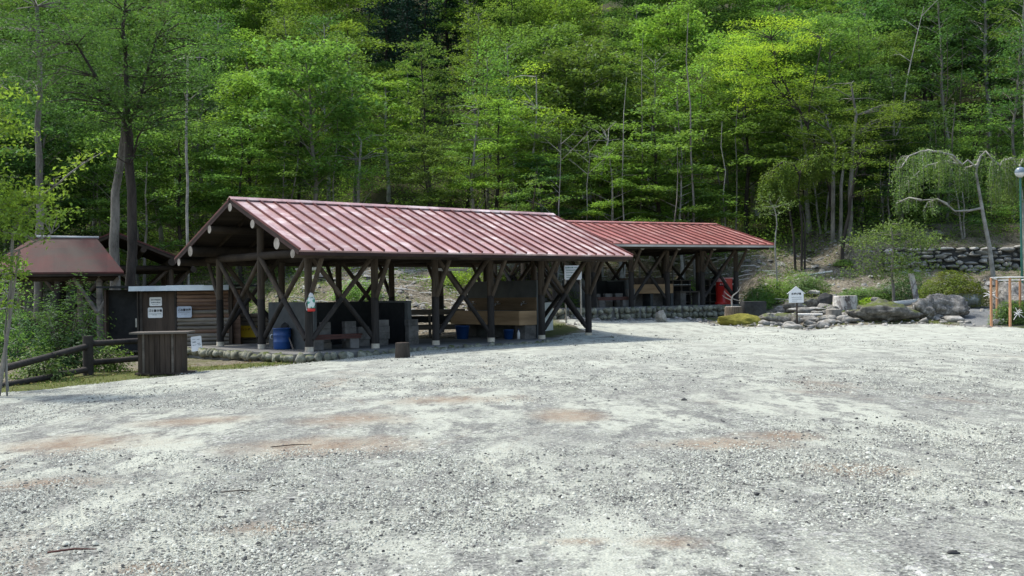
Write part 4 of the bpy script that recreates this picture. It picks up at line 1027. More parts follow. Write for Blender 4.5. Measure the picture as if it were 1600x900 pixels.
# ------------------------------------------------------------------ loose stuff on the ground
def scatter_tri(name, n, gen, mat, label, kind='stuff'):
    """n small stones, each an octahedron-like lump"""
    C, s_ = gen(n); n = len(C)
    base = np.array([(1, 0, -.5), (.31, .95, -.5), (-.81, .59, -.5), (-.81, -.59, -.5), (.31, -.95, -.5), (.55, .1, .8), (-.3, .5, .9), (-.25, -.5, .75)], float)
    F = np.array([(0, 1, 5), (1, 6, 5), (1, 2, 6), (2, 3, 6), (3, 7, 6), (3, 4, 7), (4, 5, 7), (4, 0, 5), (5, 6, 7)]); K = len(F)
    P = base[None] * RNG.uniform(.7, 1.3, (n, 8, 1)); a = RNG.uniform(0, 2 * pi, n); ca, sa = np.cos(a)[:, None], np.sin(a)[:, None]
    st = RNG.uniform(.7, 1.5, (n, 1)); x = P[:, :, 0] * st; y = P[:, :, 1]
    P = np.stack([x * ca - y * sa, x * sa + y * ca, P[:, :, 2] * .55], -1) * s_[:, None, None] + C[:, None]
    me = bpy.data.meshes.new(name); V = P.reshape(-1, 3).astype(np.float32); N = n * K
    me.vertices.add(len(V)); me.vertices.foreach_set('co', V.reshape(-1)); idx = (F[None] + (np.arange(n) * 8)[:, None, None]).reshape(-1).astype(np.int32)
    me.loops.add(N * 3); me.loops.foreach_set('vertex_index', idx); me.polygons.add(N); me.polygons.foreach_set('loop_start', np.arange(0, N * 3, 3, dtype=np.int32)); me.polygons.foreach_set('loop_total', np.full(N, 3, np.int32))
    me.update(calc_edges=True); me.materials.append(mat); o = bpy.data.objects.new(name, me); COL.objects.link(o); S(o, label, None, kind); return o
def g_lot(n):
    D = 5.5 * (38 / 5.5) ** (RNG.uniform(0, 1, n) ** .85); X = RNG.uniform(-.52, .52, n) * D; ok = inlot(X, D) > .1; X, D = X[ok], D[ok]
    dn = n2(X * 1.5, D * .6, .9, 21); ok = RNG.uniform(0, 1, len(X)) < np.clip(.6 + dn * 1.8, .22, 1); X, D = X[ok], D[ok]
    s_ = np.clip(RNG.lognormal(-5.3, .45, len(X)), .0025, .024) * (1 + D / 50); z = lotz(X, D) + s_ * .12; return np.stack([X, D, z], 1), s_
def lotz(X, Y): return terr(X, Y) + .0
scatter_tri('loose_gravel', 360000, g_lot, MAT['pebble'], 'pale and grey pebbles strewn over the gravel lot')
def g_dark(n):
    D = 6 * (40 / 6) ** RNG.uniform(0, 1, n); X = RNG.uniform(-.52, .52, n) * D; ok = inlot(X, D) > .3; X, D = X[ok], D[ok]
    s_ = RNG.uniform(.006, .018, len(X)) * (.8 + D / 25); z = terr(X, D) + s_ * .25; return np.stack([X, D, z], 1), s_
scatter_tri('dark_chips', 900, g_dark, MAT['darkstone'], 'dark stone chips scattered on the gravel lot')
for (px, py, s_, lab) in ((1069, 627, .07, 'dark fist-sized stone lying alone in the middle of the gravel lot'), (810, 879, .035, 'small black stone near the bottom middle of the gravel lot'), (1490, 868, .05, 'small black stone near the bottom right of the gravel lot'),
                          (796, 744, .03, 'small dark stone on the gravel left of the middle'), (1183, 773, .035, 'small dark stone on the gravel right of the middle')):
    D = CAM_Z * F_PX / (py - (Y_HOR + ROLL * (px - 800))); p = at(px, py, D); m = MB(); m.rock((0, 0, 0), (s_ * .8, s_ * .7, s_ * .5), int(px), 2, .15); o = m.build('loose_stone', [MAT['darkstone']]); o.location = (p.x, p.y, s_ * .25); T(o, lab, 'stone')
for (x0, y0, x1, y1, lab) in ((1185, 0, 0, 0, ''),):
    pass
def stick(px, py, ln, a, lab, rad=.006, mt='plank'):
    D = CAM_Z * F_PX / (py - (Y_HOR + ROLL * (px - 800))); p = at(px, py, D); m = MB(); d = Vector((cos(a), sin(a), 0)) * ln / 2
    m.tube([-d + Vector((0, 0, .012)), Vector((.01, .02, .02)), d + Vector((0, 0, .012))], [rad, rad * 1.1, rad * .5], 6); o = m.build('stick', [MAT[mt]]); o.location = (p.x, p.y, 0); T(o, lab, 'stick')
stick(373, 770, .3, .1, 'thin brown stick lying on the gravel in the left foreground'); stick(112, 863, .3, .25, 'short reddish stick near the bottom left corner', .007, 'plank_red'); stick(455, 698, .45, .35, 'bent dark twig left of the middle of the gravel', .006, 'plankv')
rb = MB(); k = 0
while k < 230:
    x = random.uniform(9.2, 18.3); y = random.uniform(42.4, 48.2); d_ = y - 42.3
    if float(inlot(np.array([x]), np.array([y]))[0]) > -.25 or random.random() < .15 * d_ or 14.5 < x < 16.5: continue
    k += 1; s_ = random.choice((.09, .12, .16, .22, .3)) * random.uniform(.8, 1.3); rb.rock((x, y, float(zg(np.array([[x]]), np.array([[y]]))[0, 0]) + s_ * .2), (s_ * 1.3, s_, s_ * .55), 3000 + k, 1, .12)
S(rb.build('rockery_rubble', [MAT['rock']]), 'small pale angular stones filling the gaps of the rockery', None, 'stuff')
# leaf litter chips / rubble on the bank
def g_bank(n):
    X = RNG.uniform(-12, 24, n); yh = np.interp(X, XH, YH); Y = yh + RNG.uniform(-3, 13, n); keep = (RNG.uniform(0, 1, n) < .25 + .75 * (n2(X, Y, .35, 4) > -.05)) & ~((X > 9) & (Y < 50) & (RNG.uniform(0, 1, n) < .6)); X, Y = X[keep], Y[keep]
    s_ = np.clip(RNG.lognormal(-2.7, .55, len(X)), .02, .35); return np.stack([X, Y, zg(X, Y) + s_ * .2], 1), s_
scatter_tri('bank_rubble', 5200, g_bank, MAT['rock'], 'broken rock rubble covering the bare bank behind the shelters')
def g_edge(n):
    X = RNG.uniform(2, 19, n); Y = RNG.uniform(40.5, 47, n); s = inlot(X, Y); k = (np.abs(s) < .8); X, Y = X[k], Y[k]; s_ = np.clip(RNG.lognormal(-3.0, .5, len(X)), .02, .16); return np.stack([X, Y, terr(X, Y) + s_ * .2], 1), s_
scatter_tri('edge_stones', 900, g_edge, MAT['rock'], 'small pale stones along the far edge of the lot')
# fallen twigs on the bank
tw = MB()
for i in range(420):
    x = random.uniform(-10, 14); y = float(np.interp(x, XH, YH)) + random.uniform(-1, 12); z = float(zg(np.array([[x]]), np.array([[y]]))[0, 0]) + .05; a = random.uniform(-.6, .6); l = random.uniform(.4, 1.6)
    d = Vector((cos(a), sin(a), .15 * random.uniform(-1, 1))) * l / 2; tw.tube([Vector((x, y, z)) - d, Vector((x, y, z + .06)), Vector((x, y, z)) + d], [.022, .025, .01], 5, 0, False)
S(tw.build('fallen_twigs', [MAT['driftwood']]), 'bleached twigs and branches lying on the bank', None, 'stuff')

# ------------------------------------------------------------------ trees
def rnd_unit_disc(n):
    a = RNG.uniform(0, 2 * pi, n); r = np.sqrt(RNG.uniform(0, 1, n)); return r * np.cos(a), r * np.sin(a)
def pad_leaves(c, R, n, size, thick=.12, droop=.25, tilt=.35, elong=1.0, ang=0.0):
    """a flattened spray of leaves round c"""
    x, y = rnd_unit_disc(n); rr = x * x + y * y
    # ragged outline
    th_ = np.arctan2(y, x); ph = RNG.uniform(0, 6, 3); s = 1 + .28 * np.sin(3 * th_ + ph[0]) + .2 * np.sin(5 * th_ + ph[1]) + .15 * np.sin(9 * th_ + ph[2])
    x = x * R * s * elong; y = y * R * s
    z = RNG.normal(0, thick, n) * (1 - .5 * rr) - droop * R * rr * .6
    ca, sa = cos(ang), sin(ang)
    return leaves(np.stack([c[0] + x * ca - y * sa, c[1] + x * sa + y * ca, c[2] + z], 1), size, tilt)
def make_tree(kind='broadleaf_tree', H=10., R=3., base=.3, nl=26, leaf=.12, npl=300, style='layer', bark='bark', lf='mid', rad=.14, lean=.06, seed=1, stems=1, thick=.11, padR=(.55, 1.05)):
    global RNG
    RNG = np.random.default_rng(seed); rr = random.Random(seed)
    tk = MB(); Q = []
    for st in range(stems):
        la = rr.uniform(0, 2 * pi); ln = lean * H * rr.uniform(.5, 1.3) * (1 if stems == 1 else 2.2)
        pts = []; ns = 9; h = H * rr.uniform(.85, 1)
        for i in range(ns):
            t = i / (ns - 1); pts.append(Vector((cos(la) * ln * t + .035 * H * noise.noise(Vector((t * 3, seed + st, 1))) + (0 if stems == 1 else cos(la) * .12), sin(la) * ln * t + .035 * H * noise.noise(Vector((t * 3, seed + st, 7))) + (0 if stems == 1 else sin(la) * .12), t * h - (.3 if i == 0 else 0))))
        tk.tube(pts, [rad * (1.25 if i == 0 else 1) * (1 - .88 * (i / (ns - 1))) + .01 for i in range(ns)], 9 if rad > .1 else 6, 0, False)
        def P(t):
            f = t * (ns - 1); i = min(int(f), ns - 2); return pts[i].lerp(pts[i + 1], f - i)
        nn = nl // stems
        for k in range(nn):
            t = base + (1 - base) * ((k + rr.uniform(0, .7)) / nn) ** .9
            u = (t - base) / (1 - base)
            prof = {'layer': sin(pi * min(1, .18 + u * .82)) ** .6 * (1.05 - .45 * u), 'round': sqrt(max(.05, 1 - (2 * u - 1) ** 2 * .9)), 'tall': .5 + .5 * (1 - u), 'conifer': 1.05 - u}[style]
            L = R * prof * rr.uniform(.7, 1.15); az = k * 2.399 + rr.uniform(-.5, .5); p0 = P(min(.98, t))
            rise = {'layer': .22, 'round': .5, 'tall': .55, 'conifer': -.25}[style] * L * rr.uniform(.5, 1.3)
            e = p0 + Vector((cos(az) * L, sin(az) * L, rise)); mid = p0.lerp(e, .5) + Vector((0, 0, .1 * L))
            tk.tube([p0, mid, e], [max(.014, rad * .3 * (1 - .6 * t)), max(.01, rad * .2 * (1 - .6 * t)), .006], 5, 0, False)
            npad = max(1, int(round(L * (1.5 if style != 'conifer' else 1.6))))
            for j in range(npad):
                f = (j + 1) / npad if npad > 1 else .9; f = .3 + .7 * f
                c = p0.lerp(mid, f * 2) if f < .5 else mid.lerp(e, f * 2 - 1)
                side = rr.uniform(-.55, .55) * L * .5; c = c + Vector((-sin(az) * side, cos(az) * side, rr.uniform(-.12, .22)))
                pr = rr.uniform(*padR) * (1 if style != 'conifer' else .8)
                if style == 'round': th_, dr, tl = thick * 1.3, .3, .45
                elif style == 'tall': th_, dr, tl = thick * 1.2, .3, .45
                elif style == 'conifer': th_, dr, tl = thick, .6, .5
                else: th_, dr, tl = thick * .8, .25, .32
                Q.append(pad_leaves(c, pr, int(npl * pr * pr), leaf, th_, dr, tl, 1.35, az))
    Q = np.concatenate(Q)
    root = empty(kind)
    tko = tk.build('trunk', [MAT[bark]], root); cr = quads_obj('crown', Q, LF[lf], root)
    for o in (tko, cr): o.material_slots[0].link = 'OBJECT'
    tko.material_slots[0].material = MAT[bark]; cr.material_slots[0].material = LF[lf]
    return root
USED = set()
def copy_tree(proto, loc, rz, sc, label, cat='tree', group=None, lf=None, bark=None, squash=1):
    if proto.name not in USED: USED.add(proto.name); r = proto; ch = list(proto.children)
    else:
        r = proto.copy(); COL.objects.link(r); ch = []
        for c in proto.children: d = c.copy(); COL.objects.link(d); d.parent = r; ch.append(d)
    r.location = loc; r.rotation_euler = (0, 0, rz); r.scale = (sc, sc, sc * squash)
    for c in ch:
        if c.name.startswith('crown') and lf: c.material_slots[0].material = LF[lf]
        if c.name.startswith('trunk') and bark: c.material_slots[0].material = MAT[bark]
    T(r, label, cat, group); return r

PR = dict(
    layer=[make_tree(H=10, R=3.2, base=.28, nl=26, seed=s, style='layer', npl=int(250 * (.19 / lf_) ** 1.7), leaf=lf_, padR=(.4, 1.0)) for s, lf_ in ((1, .16), (2, .2), (3, .24), (21, .18))],
    under=[make_tree(H=6.5, R=2.6, base=.12, nl=24, seed=s, style='layer', npl=230, leaf=.16, padR=(.4, .8), rad=.08, stems=2, bark='bark_pale') for s in (4, 5)],
    rnd=[make_tree(H=12, R=2.9, base=.3, nl=40, seed=s, style='round', npl=int(235 * (.2 / lf_) ** 1.7), leaf=lf_, padR=(.35, .95), rad=.15) for s, lf_ in ((6, .17), (7, .2), (8, .26), (22, .21))],
    tall=[make_tree(H=13, R=2.1, base=.42, nl=36, seed=s, style='tall', npl=170, leaf=.19, padR=(.35, .7), rad=.12) for s in (9, 10)],
    conifer=[make_tree('conifer_tree', H=15, R=2.3, base=.12, nl=70, seed=s, style='conifer', npl=170, leaf=.24, rad=.2, lf='conifer', bark='bark_dark', padR=(.45, .8)) for s in (11, 12)],
)
FOREST = []
def frow(Y, dx, kinds, sc, x0=None, x1=None, yj=1.6, skip=None):
    half = .5 * Y + 4; x = -half + random.uniform(0, dx)
    while x < half:
        xx = x + random.uniform(-.3, .3) * dx; yy = Y + random.uniform(-yj, yj)
        if (x0 is None or xx > x0) and (x1 is None or xx < x1) and not (skip and skip(xx, yy)): FOREST.append((xx, yy, random.choice(kinds), sc * random.uniform(.85, 1.18)))
        x += dx
frow(55, 4.2, ['layer', 'under'], .85, -8, 2)
frow(58.5, 3.2, ['under', 'layer'], .85, -3, 10)
frow(57, 3.5, ['under'], 1.0, -40, -9)
frow(65, 3.4, ['under'], 1.0, 9, 40)
frow(59.5, 3.6, ['under'], .8, 17.5, 40)
frow(56, 3.6, ['layer', 'rnd', 'rnd'], 1.0, -40, -8)
frow(61, 3.4, ['layer', 'rnd', 'layer', 'tall'], 1.0, None, 9.5)
frow(63, 3.4, ['layer', 'under', 'tall'], .95, 9.5, 40, 1.2)
frow(67, 3.8, ['layer', 'rnd', 'tall', 'under'], 1.05)
frow(73, 4.2, ['rnd', 'layer', 'tall'], 1.12)
frow(80, 4.6, ['rnd', 'layer', 'rnd'], 1.15)
frow(88, 5.0, ['rnd', 'layer'], 1.15, skip=lambda x, y: abs(x + 9.5) < 2.5)
frow(97, 5.2, ['rnd', 'layer'], 1.15, skip=lambda x, y: abs(x + 10.5) < 5)
frow(116, 5.2, ['rnd', 'layer'], 1.25, skip=lambda x, y: abs(x + 11) < 7)
frow(107, 5.2, ['rnd', 'rnd', 'layer'], 1.2, skip=lambda x, y: abs(x + 11) < 7)
frow(83, 2.6, ['conifer'], .7, -11.5, -5.5)
frow(88, 2.8, ['conifer'], .8, -12.5, -5)
frow(92, 3.0, ['conifer'], .9, -14.5, -4.5)
frow(99, 3.4, ['conifer'], 1.05, -16, -3)
frow(119, 5, ['conifer'], 1.05, -32, 8)
FOREST = [f for f in FOREST if not (f[1] < 66 and 11.8 < f[0] < 17 and f[1] < 62)]
LOOK = {'layer': ('tiered tree', 'broadleaf'), 'rnd': ('full-crowned tree', 'broadleaf'), 'tall': ('slim tall tree', 'broadleaf'), 'under': ('pale many-stemmed tree', 'broadleaf'), 'conifer': ('blue-green conifer', 'conifer')}
def px_of(x, y, z):
    d = Vector((x, y, z - CAM_Z)); f = d.dot(fwd); return 800 + F_PX * d.dot(rt2) / f
def where(px):
    for lim, s in ((130, 'above the rusty roof'), (290, 'behind the grey gable roof'), (420, 'above the pink roof gable end'), (560, 'above left part of pink roof'), (720, 'above middle of pink roof'), (880, 'above right end of pink roof'),
                   (1040, 'above left half of red roof'), (1200, 'above right half of red roof'), (1340, 'above the white house-shaped sign'), (1480, 'above the stone wall'), (9999, 'above the lamp post')):
        if px < lim: return s
def depthw(y): return 'at forest edge' if y < 65 else ('in second ranks' if y < 77 else ('halfway upslope' if y < 93 else 'high upslope'))
buckets = {}
for f in FOREST:
    x, y, k, s_ = f; z = float(zg(np.array([[x]]), np.array([[y]]))[0, 0]); px = px_of(x, y, z + 5)
    if not (-110 < px < 1710): continue
    if k != 'conifer' and 540 < px < 705 and y > 58:
        top = 95 - 130 * (abs(px - 622) / 80) ** 2; zt_ = 1.68 + (455 - top) * y / F_PX; s_ = min(s_, (zt_ - z) / {'layer': 10, 'under': 6.5, 'rnd': 12, 'tall': 13}[k])
        if s_ < .4: continue
    buckets.setdefault((k, where(px), depthw(y)), []).append((px, x, y, z, s_))
for (k, w_, dw), L in sorted(buckets.items()):
    L.sort(); nlab = {2: ['left of two', 'right of two'], 3: ['leftmost of three', 'middle of three', 'rightmost of three']}.get(len(L))
    for i, (px, x, y, z, s_) in enumerate(L):
        lab = LOOK[k][0] + ' ' + dw + ' ' + w_
        if nlab: lab += ', ' + nlab[i]
        elif len(L) > 1: lab += f', {["first","second","third","fourth","fifth","sixth","seventh","eighth","ninth","tenth"][i]} from left'
        lab = ' '.join(lab.split())
        lf = random.choice(['mid', 'fresh', 'fresh', 'mid', 'dark'])
        if px < 330: lf = random.choice(['dark', 'dark', 'mid'])  # left-hand trees get darker leaf colours in place of shade
        elif px < 480: lf = random.choice(['mid', 'fresh', 'mid'])
        elif px > 1380: lf = random.choice(['dark', 'mid', 'dark'])
        if k == 'conifer': lf = None
        pr = random.choice(PR[k]); sc = s_ * (1.0 if y < 70 else 1.0)
        copy_tree(pr, (x, y, z - .1), random.uniform(0, 6.28), sc, lab, 'tree', 'trees of the wooded slope', lf, random.choice(['bark', 'bark', 'bark_pale', 'bark_dark']) if k != 'conifer' else None)
print('forest', sum(len(v) for v in buckets.values()), 'longest label', max(len(' '.join((LOOK[k][0], dw, w_)).split()) for (k, w_, dw) in buckets))

def gz(x, y): return float(zg(np.array([[x]]), np.array([[y]]))[0, 0])
# --- individual trees told apart in the photo
# dark forked tree at the left
def limb_tree(name, D, stems, crown_pads, bark, lf, label, leaf=.12, npl=300, thick=.12, tilt=.42, droop=.25, cat='tree', seed=5, extra_limbs=True, limbrad=.03, base_z=None):
    """stems: list of ([(px,py),...], r0, r1) traced at distance D and given depth wobble; pads: (px,py,R,dD)"""
    global RNG
    RNG = np.random.default_rng(seed); rr = random.Random(seed)
    b = at(*stems[0][0][0], D); o0 = Vector((b.x, b.y, gz(b.x, b.y))); r = empty(name, o0); T(r, label, cat)
    tk = MB(); allp = []
    for si, (pl, r0, r1) in enumerate(stems):
        pts = []
        for i, (px, py) in enumerate(pl):
            p = at(px, py, D + (0 if si == 0 else (.35 * i * rr.choice((-1, 1)) * .6))) - o0
            if i == 0 and py > 300: p.z = min(p.z, gz(p.x + o0.x, p.y + o0.y) - o0.z - .25)
            pts.append(p)
        # densify
        q = [pts[0]]
        for a, b_ in zip(pts[:-1], pts[1:]): q += [a.lerp(b_, .5) + Vector((rr.uniform(-1, 1), rr.uniform(-1, 1), 0)) * (b_ - a).length * .03, b_]
        n = len(q); tk.tube(q, [r0 + (r1 - r0) * (i / (n - 1)) for i in range(n)], 9, 0, False); allp += q[1:]
    Q = []
    for (px, py, R, dD) in crown_pads:
        c = at(px, py, D + dD) - o0
        if extra_limbs:
            below = [a for a in allp if a.z < c.z + .2] or allp
            near = min(below, key=lambda a: (a - c).length + .6 * abs(a.z - c.z)); mid = near.lerp(c, .5) + Vector((rr.uniform(-.1, .1), rr.uniform(-.1, .1), .08 * (c - near).length)); tk.tube([near, mid, c], [limbrad, limbrad * .65, .006], 5, 0, False)
        Q.append(pad_leaves(c, R, int(npl * R * R), leaf, thick, droop, tilt, 1.4, rr.uniform(-.5, .5)))
    tk.build('trunk', [MAT[bark]], r)
    if Q: quads_obj('crown', np.concatenate(Q), LF[lf], r)
    return r
def padcloud(cx, cy, rx, ry, n, R, dd, seed, ygap=0):
    rr = random.Random(seed); out = []
    for i in range(n):
        a = rr.uniform(0, 2 * pi); q = sqrt(rr.uniform(0, 1)); py = cy + ry * q * sin(a)
        if ygap: py = round(py / ygap) * ygap + rr.uniform(-.38, .38) * ygap
        out.append((cx + rx * q * cos(a), py, rr.uniform(*R), rr.uniform(-dd, dd)))
    return out
limb_tree('forked_tree', 42, [([(207, 470), (207, 390), (206, 300), (202, 215), (197, 185)], .2, .16), ([(197, 190), (178, 165), (150, 120), (120, 70)], .09, .04), ([(202, 200), (197, 120), (192, 45), (198, -10)], .11, .05),
          ([(203, 190), (212, 175), (228, 120), (245, 60)], .08, .03), ([(206, 250), (215, 215), (228, 195)], .05, .02)],
          padcloud(185, 90, 175, 120, 110, (.5, 1.0), 2.6, 31, 16) + padcloud(250, 190, 110, 90, 26, (.45, .8), 2, 32), 'bark_dark', 'dark', 'tall dark forked tree in front of the grey gable roof at left', npl=260, seed=31)  # dark leaf colour stands in for shade on the crown
limb_tree('slanting_tree', 43.5, [([(180, 470), (178, 380), (180, 300), (190, 240), (194, 190), (200, 120)], .23, .08)], padcloud(215, 150, 70, 60, 16, (.5, .8), 2, 33), 'bark', 'dark', 'thicker grey slanting trunk close behind the dark forked tree at left', npl=240, seed=33)
limb_tree('pale_trunk_tree', 47, [([(58, 470), (60, 380), (61, 290), (58, 200), (62, 90), (58, 10)], .2, .08)], padcloud(60, 60, 120, 90, 60, (.5, 1.0), 3, 34, 18), 'bark', 'dark', 'straight grey-trunked tree rising above the rusty roof near the left edge', npl=260, seed=34)
limb_tree('pale_pole_tree', 50, [([(292, 420), (292, 330), (291, 240), (292, 160), (293, 90)], .07, .05)], padcloud(300, 120, 60, 50, 10, (.5, .9), 2, 35), 'bark_pale', 'mid', 'thin straight pale trunk above the near gable of the long roof', seed=35)
# bright leafy tree at the left edge, nearer the camera
limb_tree('bright_left_tree', 21, [([(-45, 600), (-34, 520), (-22, 430), (-12, 330), (-18, 230), (-10, 140)], .09, .03), ([(-12, 420), (20, 360), (60, 310), (110, 270), (160, 238)], .035, .01), ([(-8, 440), (30, 390), (80, 365)], .03, .01), ([(12, 580), (8, 520), (14, 460)], .02, .012)],
          padcloud(-12, 230, 52, 120, 46, (.22, .42), .7, 36) + padcloud(30, 335, 60, 45, 26, (.2, .36), .6, 37) + [(150, 238, .22, 0), (132, 246, .22, .1), (112, 258, .26, 0), (95, 275, .26, .1), (80, 290, .3, 0), (70, 360, .22, 0), (92, 350, .16, 0), (50, 372, .25, 0)] + padcloud(2, 430, 36, 50, 16, (.16, .3), .5, 38),
          'bark', 'lime', 'bright yellow-green leafy tree at the left edge in front of everything', leaf=.10, npl=620, thick=.09, tilt=.9, droop=.5, seed=36, limbrad=.012)
limb_tree('left_sapling', 22.5, [([(14, 602), (10, 540), (16, 480), (6, 440)], .022, .01)], padcloud(12, 480, 32, 62, 30, (.12, .26), .5, 39), 'bark_pale', 'mid', 'low leafy sapling standing at the left edge by the log fence', leaf=.08, npl=700, thick=.1, tilt=.9, seed=39, limbrad=.01)

def bush(name, px, py, D, w_, h, d, lf, label, leaf=.07, n=6000, flowers=False, stems=True, seed=1, lumpy=.25, cat='bush', fill=.45, flat=.0, lk=None):
    """rounded mass of leaves with stems, standing on the ground"""
    global RNG
    RNG = np.random.default_rng(seed); rr = random.Random(seed)
    p = at(px, py, D); o0 = Vector((p.x, p.y, min(gz(p.x, p.y), p.z + .6) if not lk else p.z)); r = empty(name, o0); T(r, label, cat)
    v = RNG.normal(size=(n, 3)); v /= np.linalg.norm(v, axis=1)[:, None]; v[:, 2] = np.abs(v[:, 2]) * 1.15 - .12
    lump = np.array([1 + lumpy * noise.fractal(Vector((a * 2.2 + seed, b * 2.2, c * 2.2)), .9, 2.1, 3) for a, b, c in v])
    rad = (1 - RNG.uniform(0, 1, n) ** 2 * fill) * lump
    C = np.stack([v[:, 0] * w_ / 2 * rad, v[:, 1] * d / 2 * rad, (v[:, 2] * rad * h * .88) + h * .1], 1); C[:, 2] = np.maximum(C[:, 2], .03)
    nz = v.copy(); nz[:, 2] += .4
    m = MB()
    for i in range(9 if stems else 4):
        a = rr.uniform(0, 2 * pi); q = rr.uniform(.3, .8); m.tube([(rr.uniform(-.1, .1) * w_, rr.uniform(-.1, .1) * d, -.15), (cos(a) * q * w_ * .2, sin(a) * q * d * .2, h * .4), (cos(a) * q * w_ * .42, sin(a) * q * d * .42, h * .75)], [.02, .014, .006], 5, 0, False)
    m.build('stems', [MAT['bark']], r); quads_obj('foliage', leaves(C, leaf, .6, nrm=nz), LF[lf], r)
    return r
bush('azalea_bush', 1489, 463, 47.6, 3.3, 1.55, 2.2, 'azalea', 'large rounded dark green azalea with rusty tips above the smooth boulder', .085, 14000, seed=41, lumpy=.18)
bush('framed_shrub', 1582, 506, 41.7, 1.9, .95, .9, 'mid', 'low green shrub inside the orange pole frame', .07, 5000, seed=42)
bush('flowering_shrub', 105, 585, 28, 2.3, 2.1, 1.6, 'dark', 'leafy dark shrub behind the log fence at left', .11, 4200, seed=43, lumpy=.5, fill=.8)
bush('fence_weeds', 60, 600, 25.2, 1.7, .8, 1, 'mid', 'low leafy weeds behind the lower left fence rail', .08, 1800, seed=44, lumpy=.5, fill=.8)
bush('weed_clump', 172, 585, 27.6, 1.2, .8, .8, 'fresh', 'small light green weed clump between the fence post and the wooden box', .08, 1300, seed=45, lumpy=.5, fill=.8)
bush('roof_side_shrub', 30, 520, 33, 2.6, 1.5, 1.5, 'dark', 'dark shrub below the rusty roof at far left', .1, 4000, seed=46, lumpy=.4)
bush('bank_bush', 1208, 462, 50.5, 2.6, 1.25, 1.6, 'fresh', 'leafy green bush on the bank right of the farther shelter', .09, 7000, seed=47, lumpy=.5, fill=.7)
bush('bank_bush', 1182, 470, 49.2, 1.6, 1.1, 1.2, 'mid', 'dark green low bush right behind the dark squared stone block', .09, 4000, seed=48, lumpy=.5, fill=.7)
bush('bank_bush', 1262, 452, 51.5, 2.2, .95, 1.4, 'grey', 'olive green bush on the bank right above the white sign', .08, 5200, seed=49, lumpy=.5, fill=.7)
bush('fern_clump', 1358, 476, 46.6, 1.6, .5, .8, 'bright', 'light yellow-green fern clump right of the wide peeling stump', .1, 2600, seed=50, lumpy=.4)
bush('low_shrub', 1355, 460, 49.5, 3.3, .6, 1.4, 'mid', 'long low green shrub on the bank above the fern clump', .08, 5200, seed=51, lumpy=.4)
bush('low_shrub', 1415, 452, 49.5, 2.6, 1.25, 1.6, 'dark', 'dark green shrub left of the azalea behind the maple', .08, 6500, seed=52, lumpy=.4)
bush('tuft_bush', 1318, 418, 55.5, 1.1, .35, .8, 'fresh', 'small green tuft at the foot of the thin dark leaning tree', .07, 1400, seed=53, lumpy=.4)
bush('roadside_bush', 1118, 352, 64, 2.6, 1.2, 1.4, 'bright', 'pale yellow-green bush above the right end of the bright red roof', .1, 3600, seed=54, lumpy=.5, fill=.7)
for i, (px, py, D, w_, h, lf, lab) in enumerate(((560, 440, 47, 2.4, .9, 'fresh', 'green bush seen through the third bay of the nearest shelter'), (716, 432, 50, 3.0, .9, 'bright', 'light green bush above the tall grey wash stand screen, left'), (790, 430, 51, 3.2, 1.0, 'fresh', 'light green bush above the tall grey wash stand screen, right'),
          (1010, 432, 56.5, 2.2, .8, 'mid', 'green bush seen through the third bay of the farther shelter'), (1075, 437, 57.5, 2.0, .9, 'fresh', 'green bush seen through the middle of the farther shelter'), (905, 462, 47.5, 1.6, 1.2, 'mid', 'green shrub behind the information board'),
          (410, 470, 42.5, 2.4, 1.5, 'dark', 'dark shrub behind the log bin'), (60, 480, 46, 3, 1.3, 'mid', 'shrub behind the rusty-roofed shelter, left'), (150, 470, 46.5, 2.4, 1.3, 'mid', 'shrub behind the rusty-roofed shelter, right'), (330, 425, 48, 3, 1.4, 'dark', 'dark shrub above the metal-edged hut roof'))):
    bush('hillside_bush', px, py, D, w_, h, 1.4, lf, lab, .09, 3600, seed=60 + i, lumpy=.5, fill=.7)

# small maple in the rockery
limb_tree('small_maple', 45.4, [([(1398, 482), (1396, 450), (1394, 420), (1396, 385), (1392, 350)], .075, .03)], 
          [(1345 + i * 9.5 + random.uniform(-5, 5), 352 + abs(i - 6) * 4.2 + random.uniform(-6, 6), random.uniform(.32, .55), random.uniform(-.9, .9)) for i in range(13)] + [(1338 + i * 11 + random.uniform(-5, 5), 378 + random.uniform(-7, 7), random.uniform(.3, .45), random.uniform(-1.1, 1.1)) for i in range(12)] +
          [(1352 + i * 10 + random.uniform(-5, 5), 402 + random.uniform(-7, 7), random.uniform(.26, .42), random.uniform(-1, 1)) for i in range(9)] + [(1368 + i * 12, 428 + random.uniform(-6, 6), random.uniform(.25, .4), random.uniform(-.6, .6)) for i in range(5)] + [(1335 + i * 17, 416 + random.uniform(-8, 8), random.uniform(.22, .38), random.uniform(-.9, .9)) for i in range(8)],
          'bark', 'grey', 'small round-crowned tree standing alone among the rockery boulders', leaf=.12, npl=620, thick=.2, tilt=.9, seed=71, limbrad=.012)
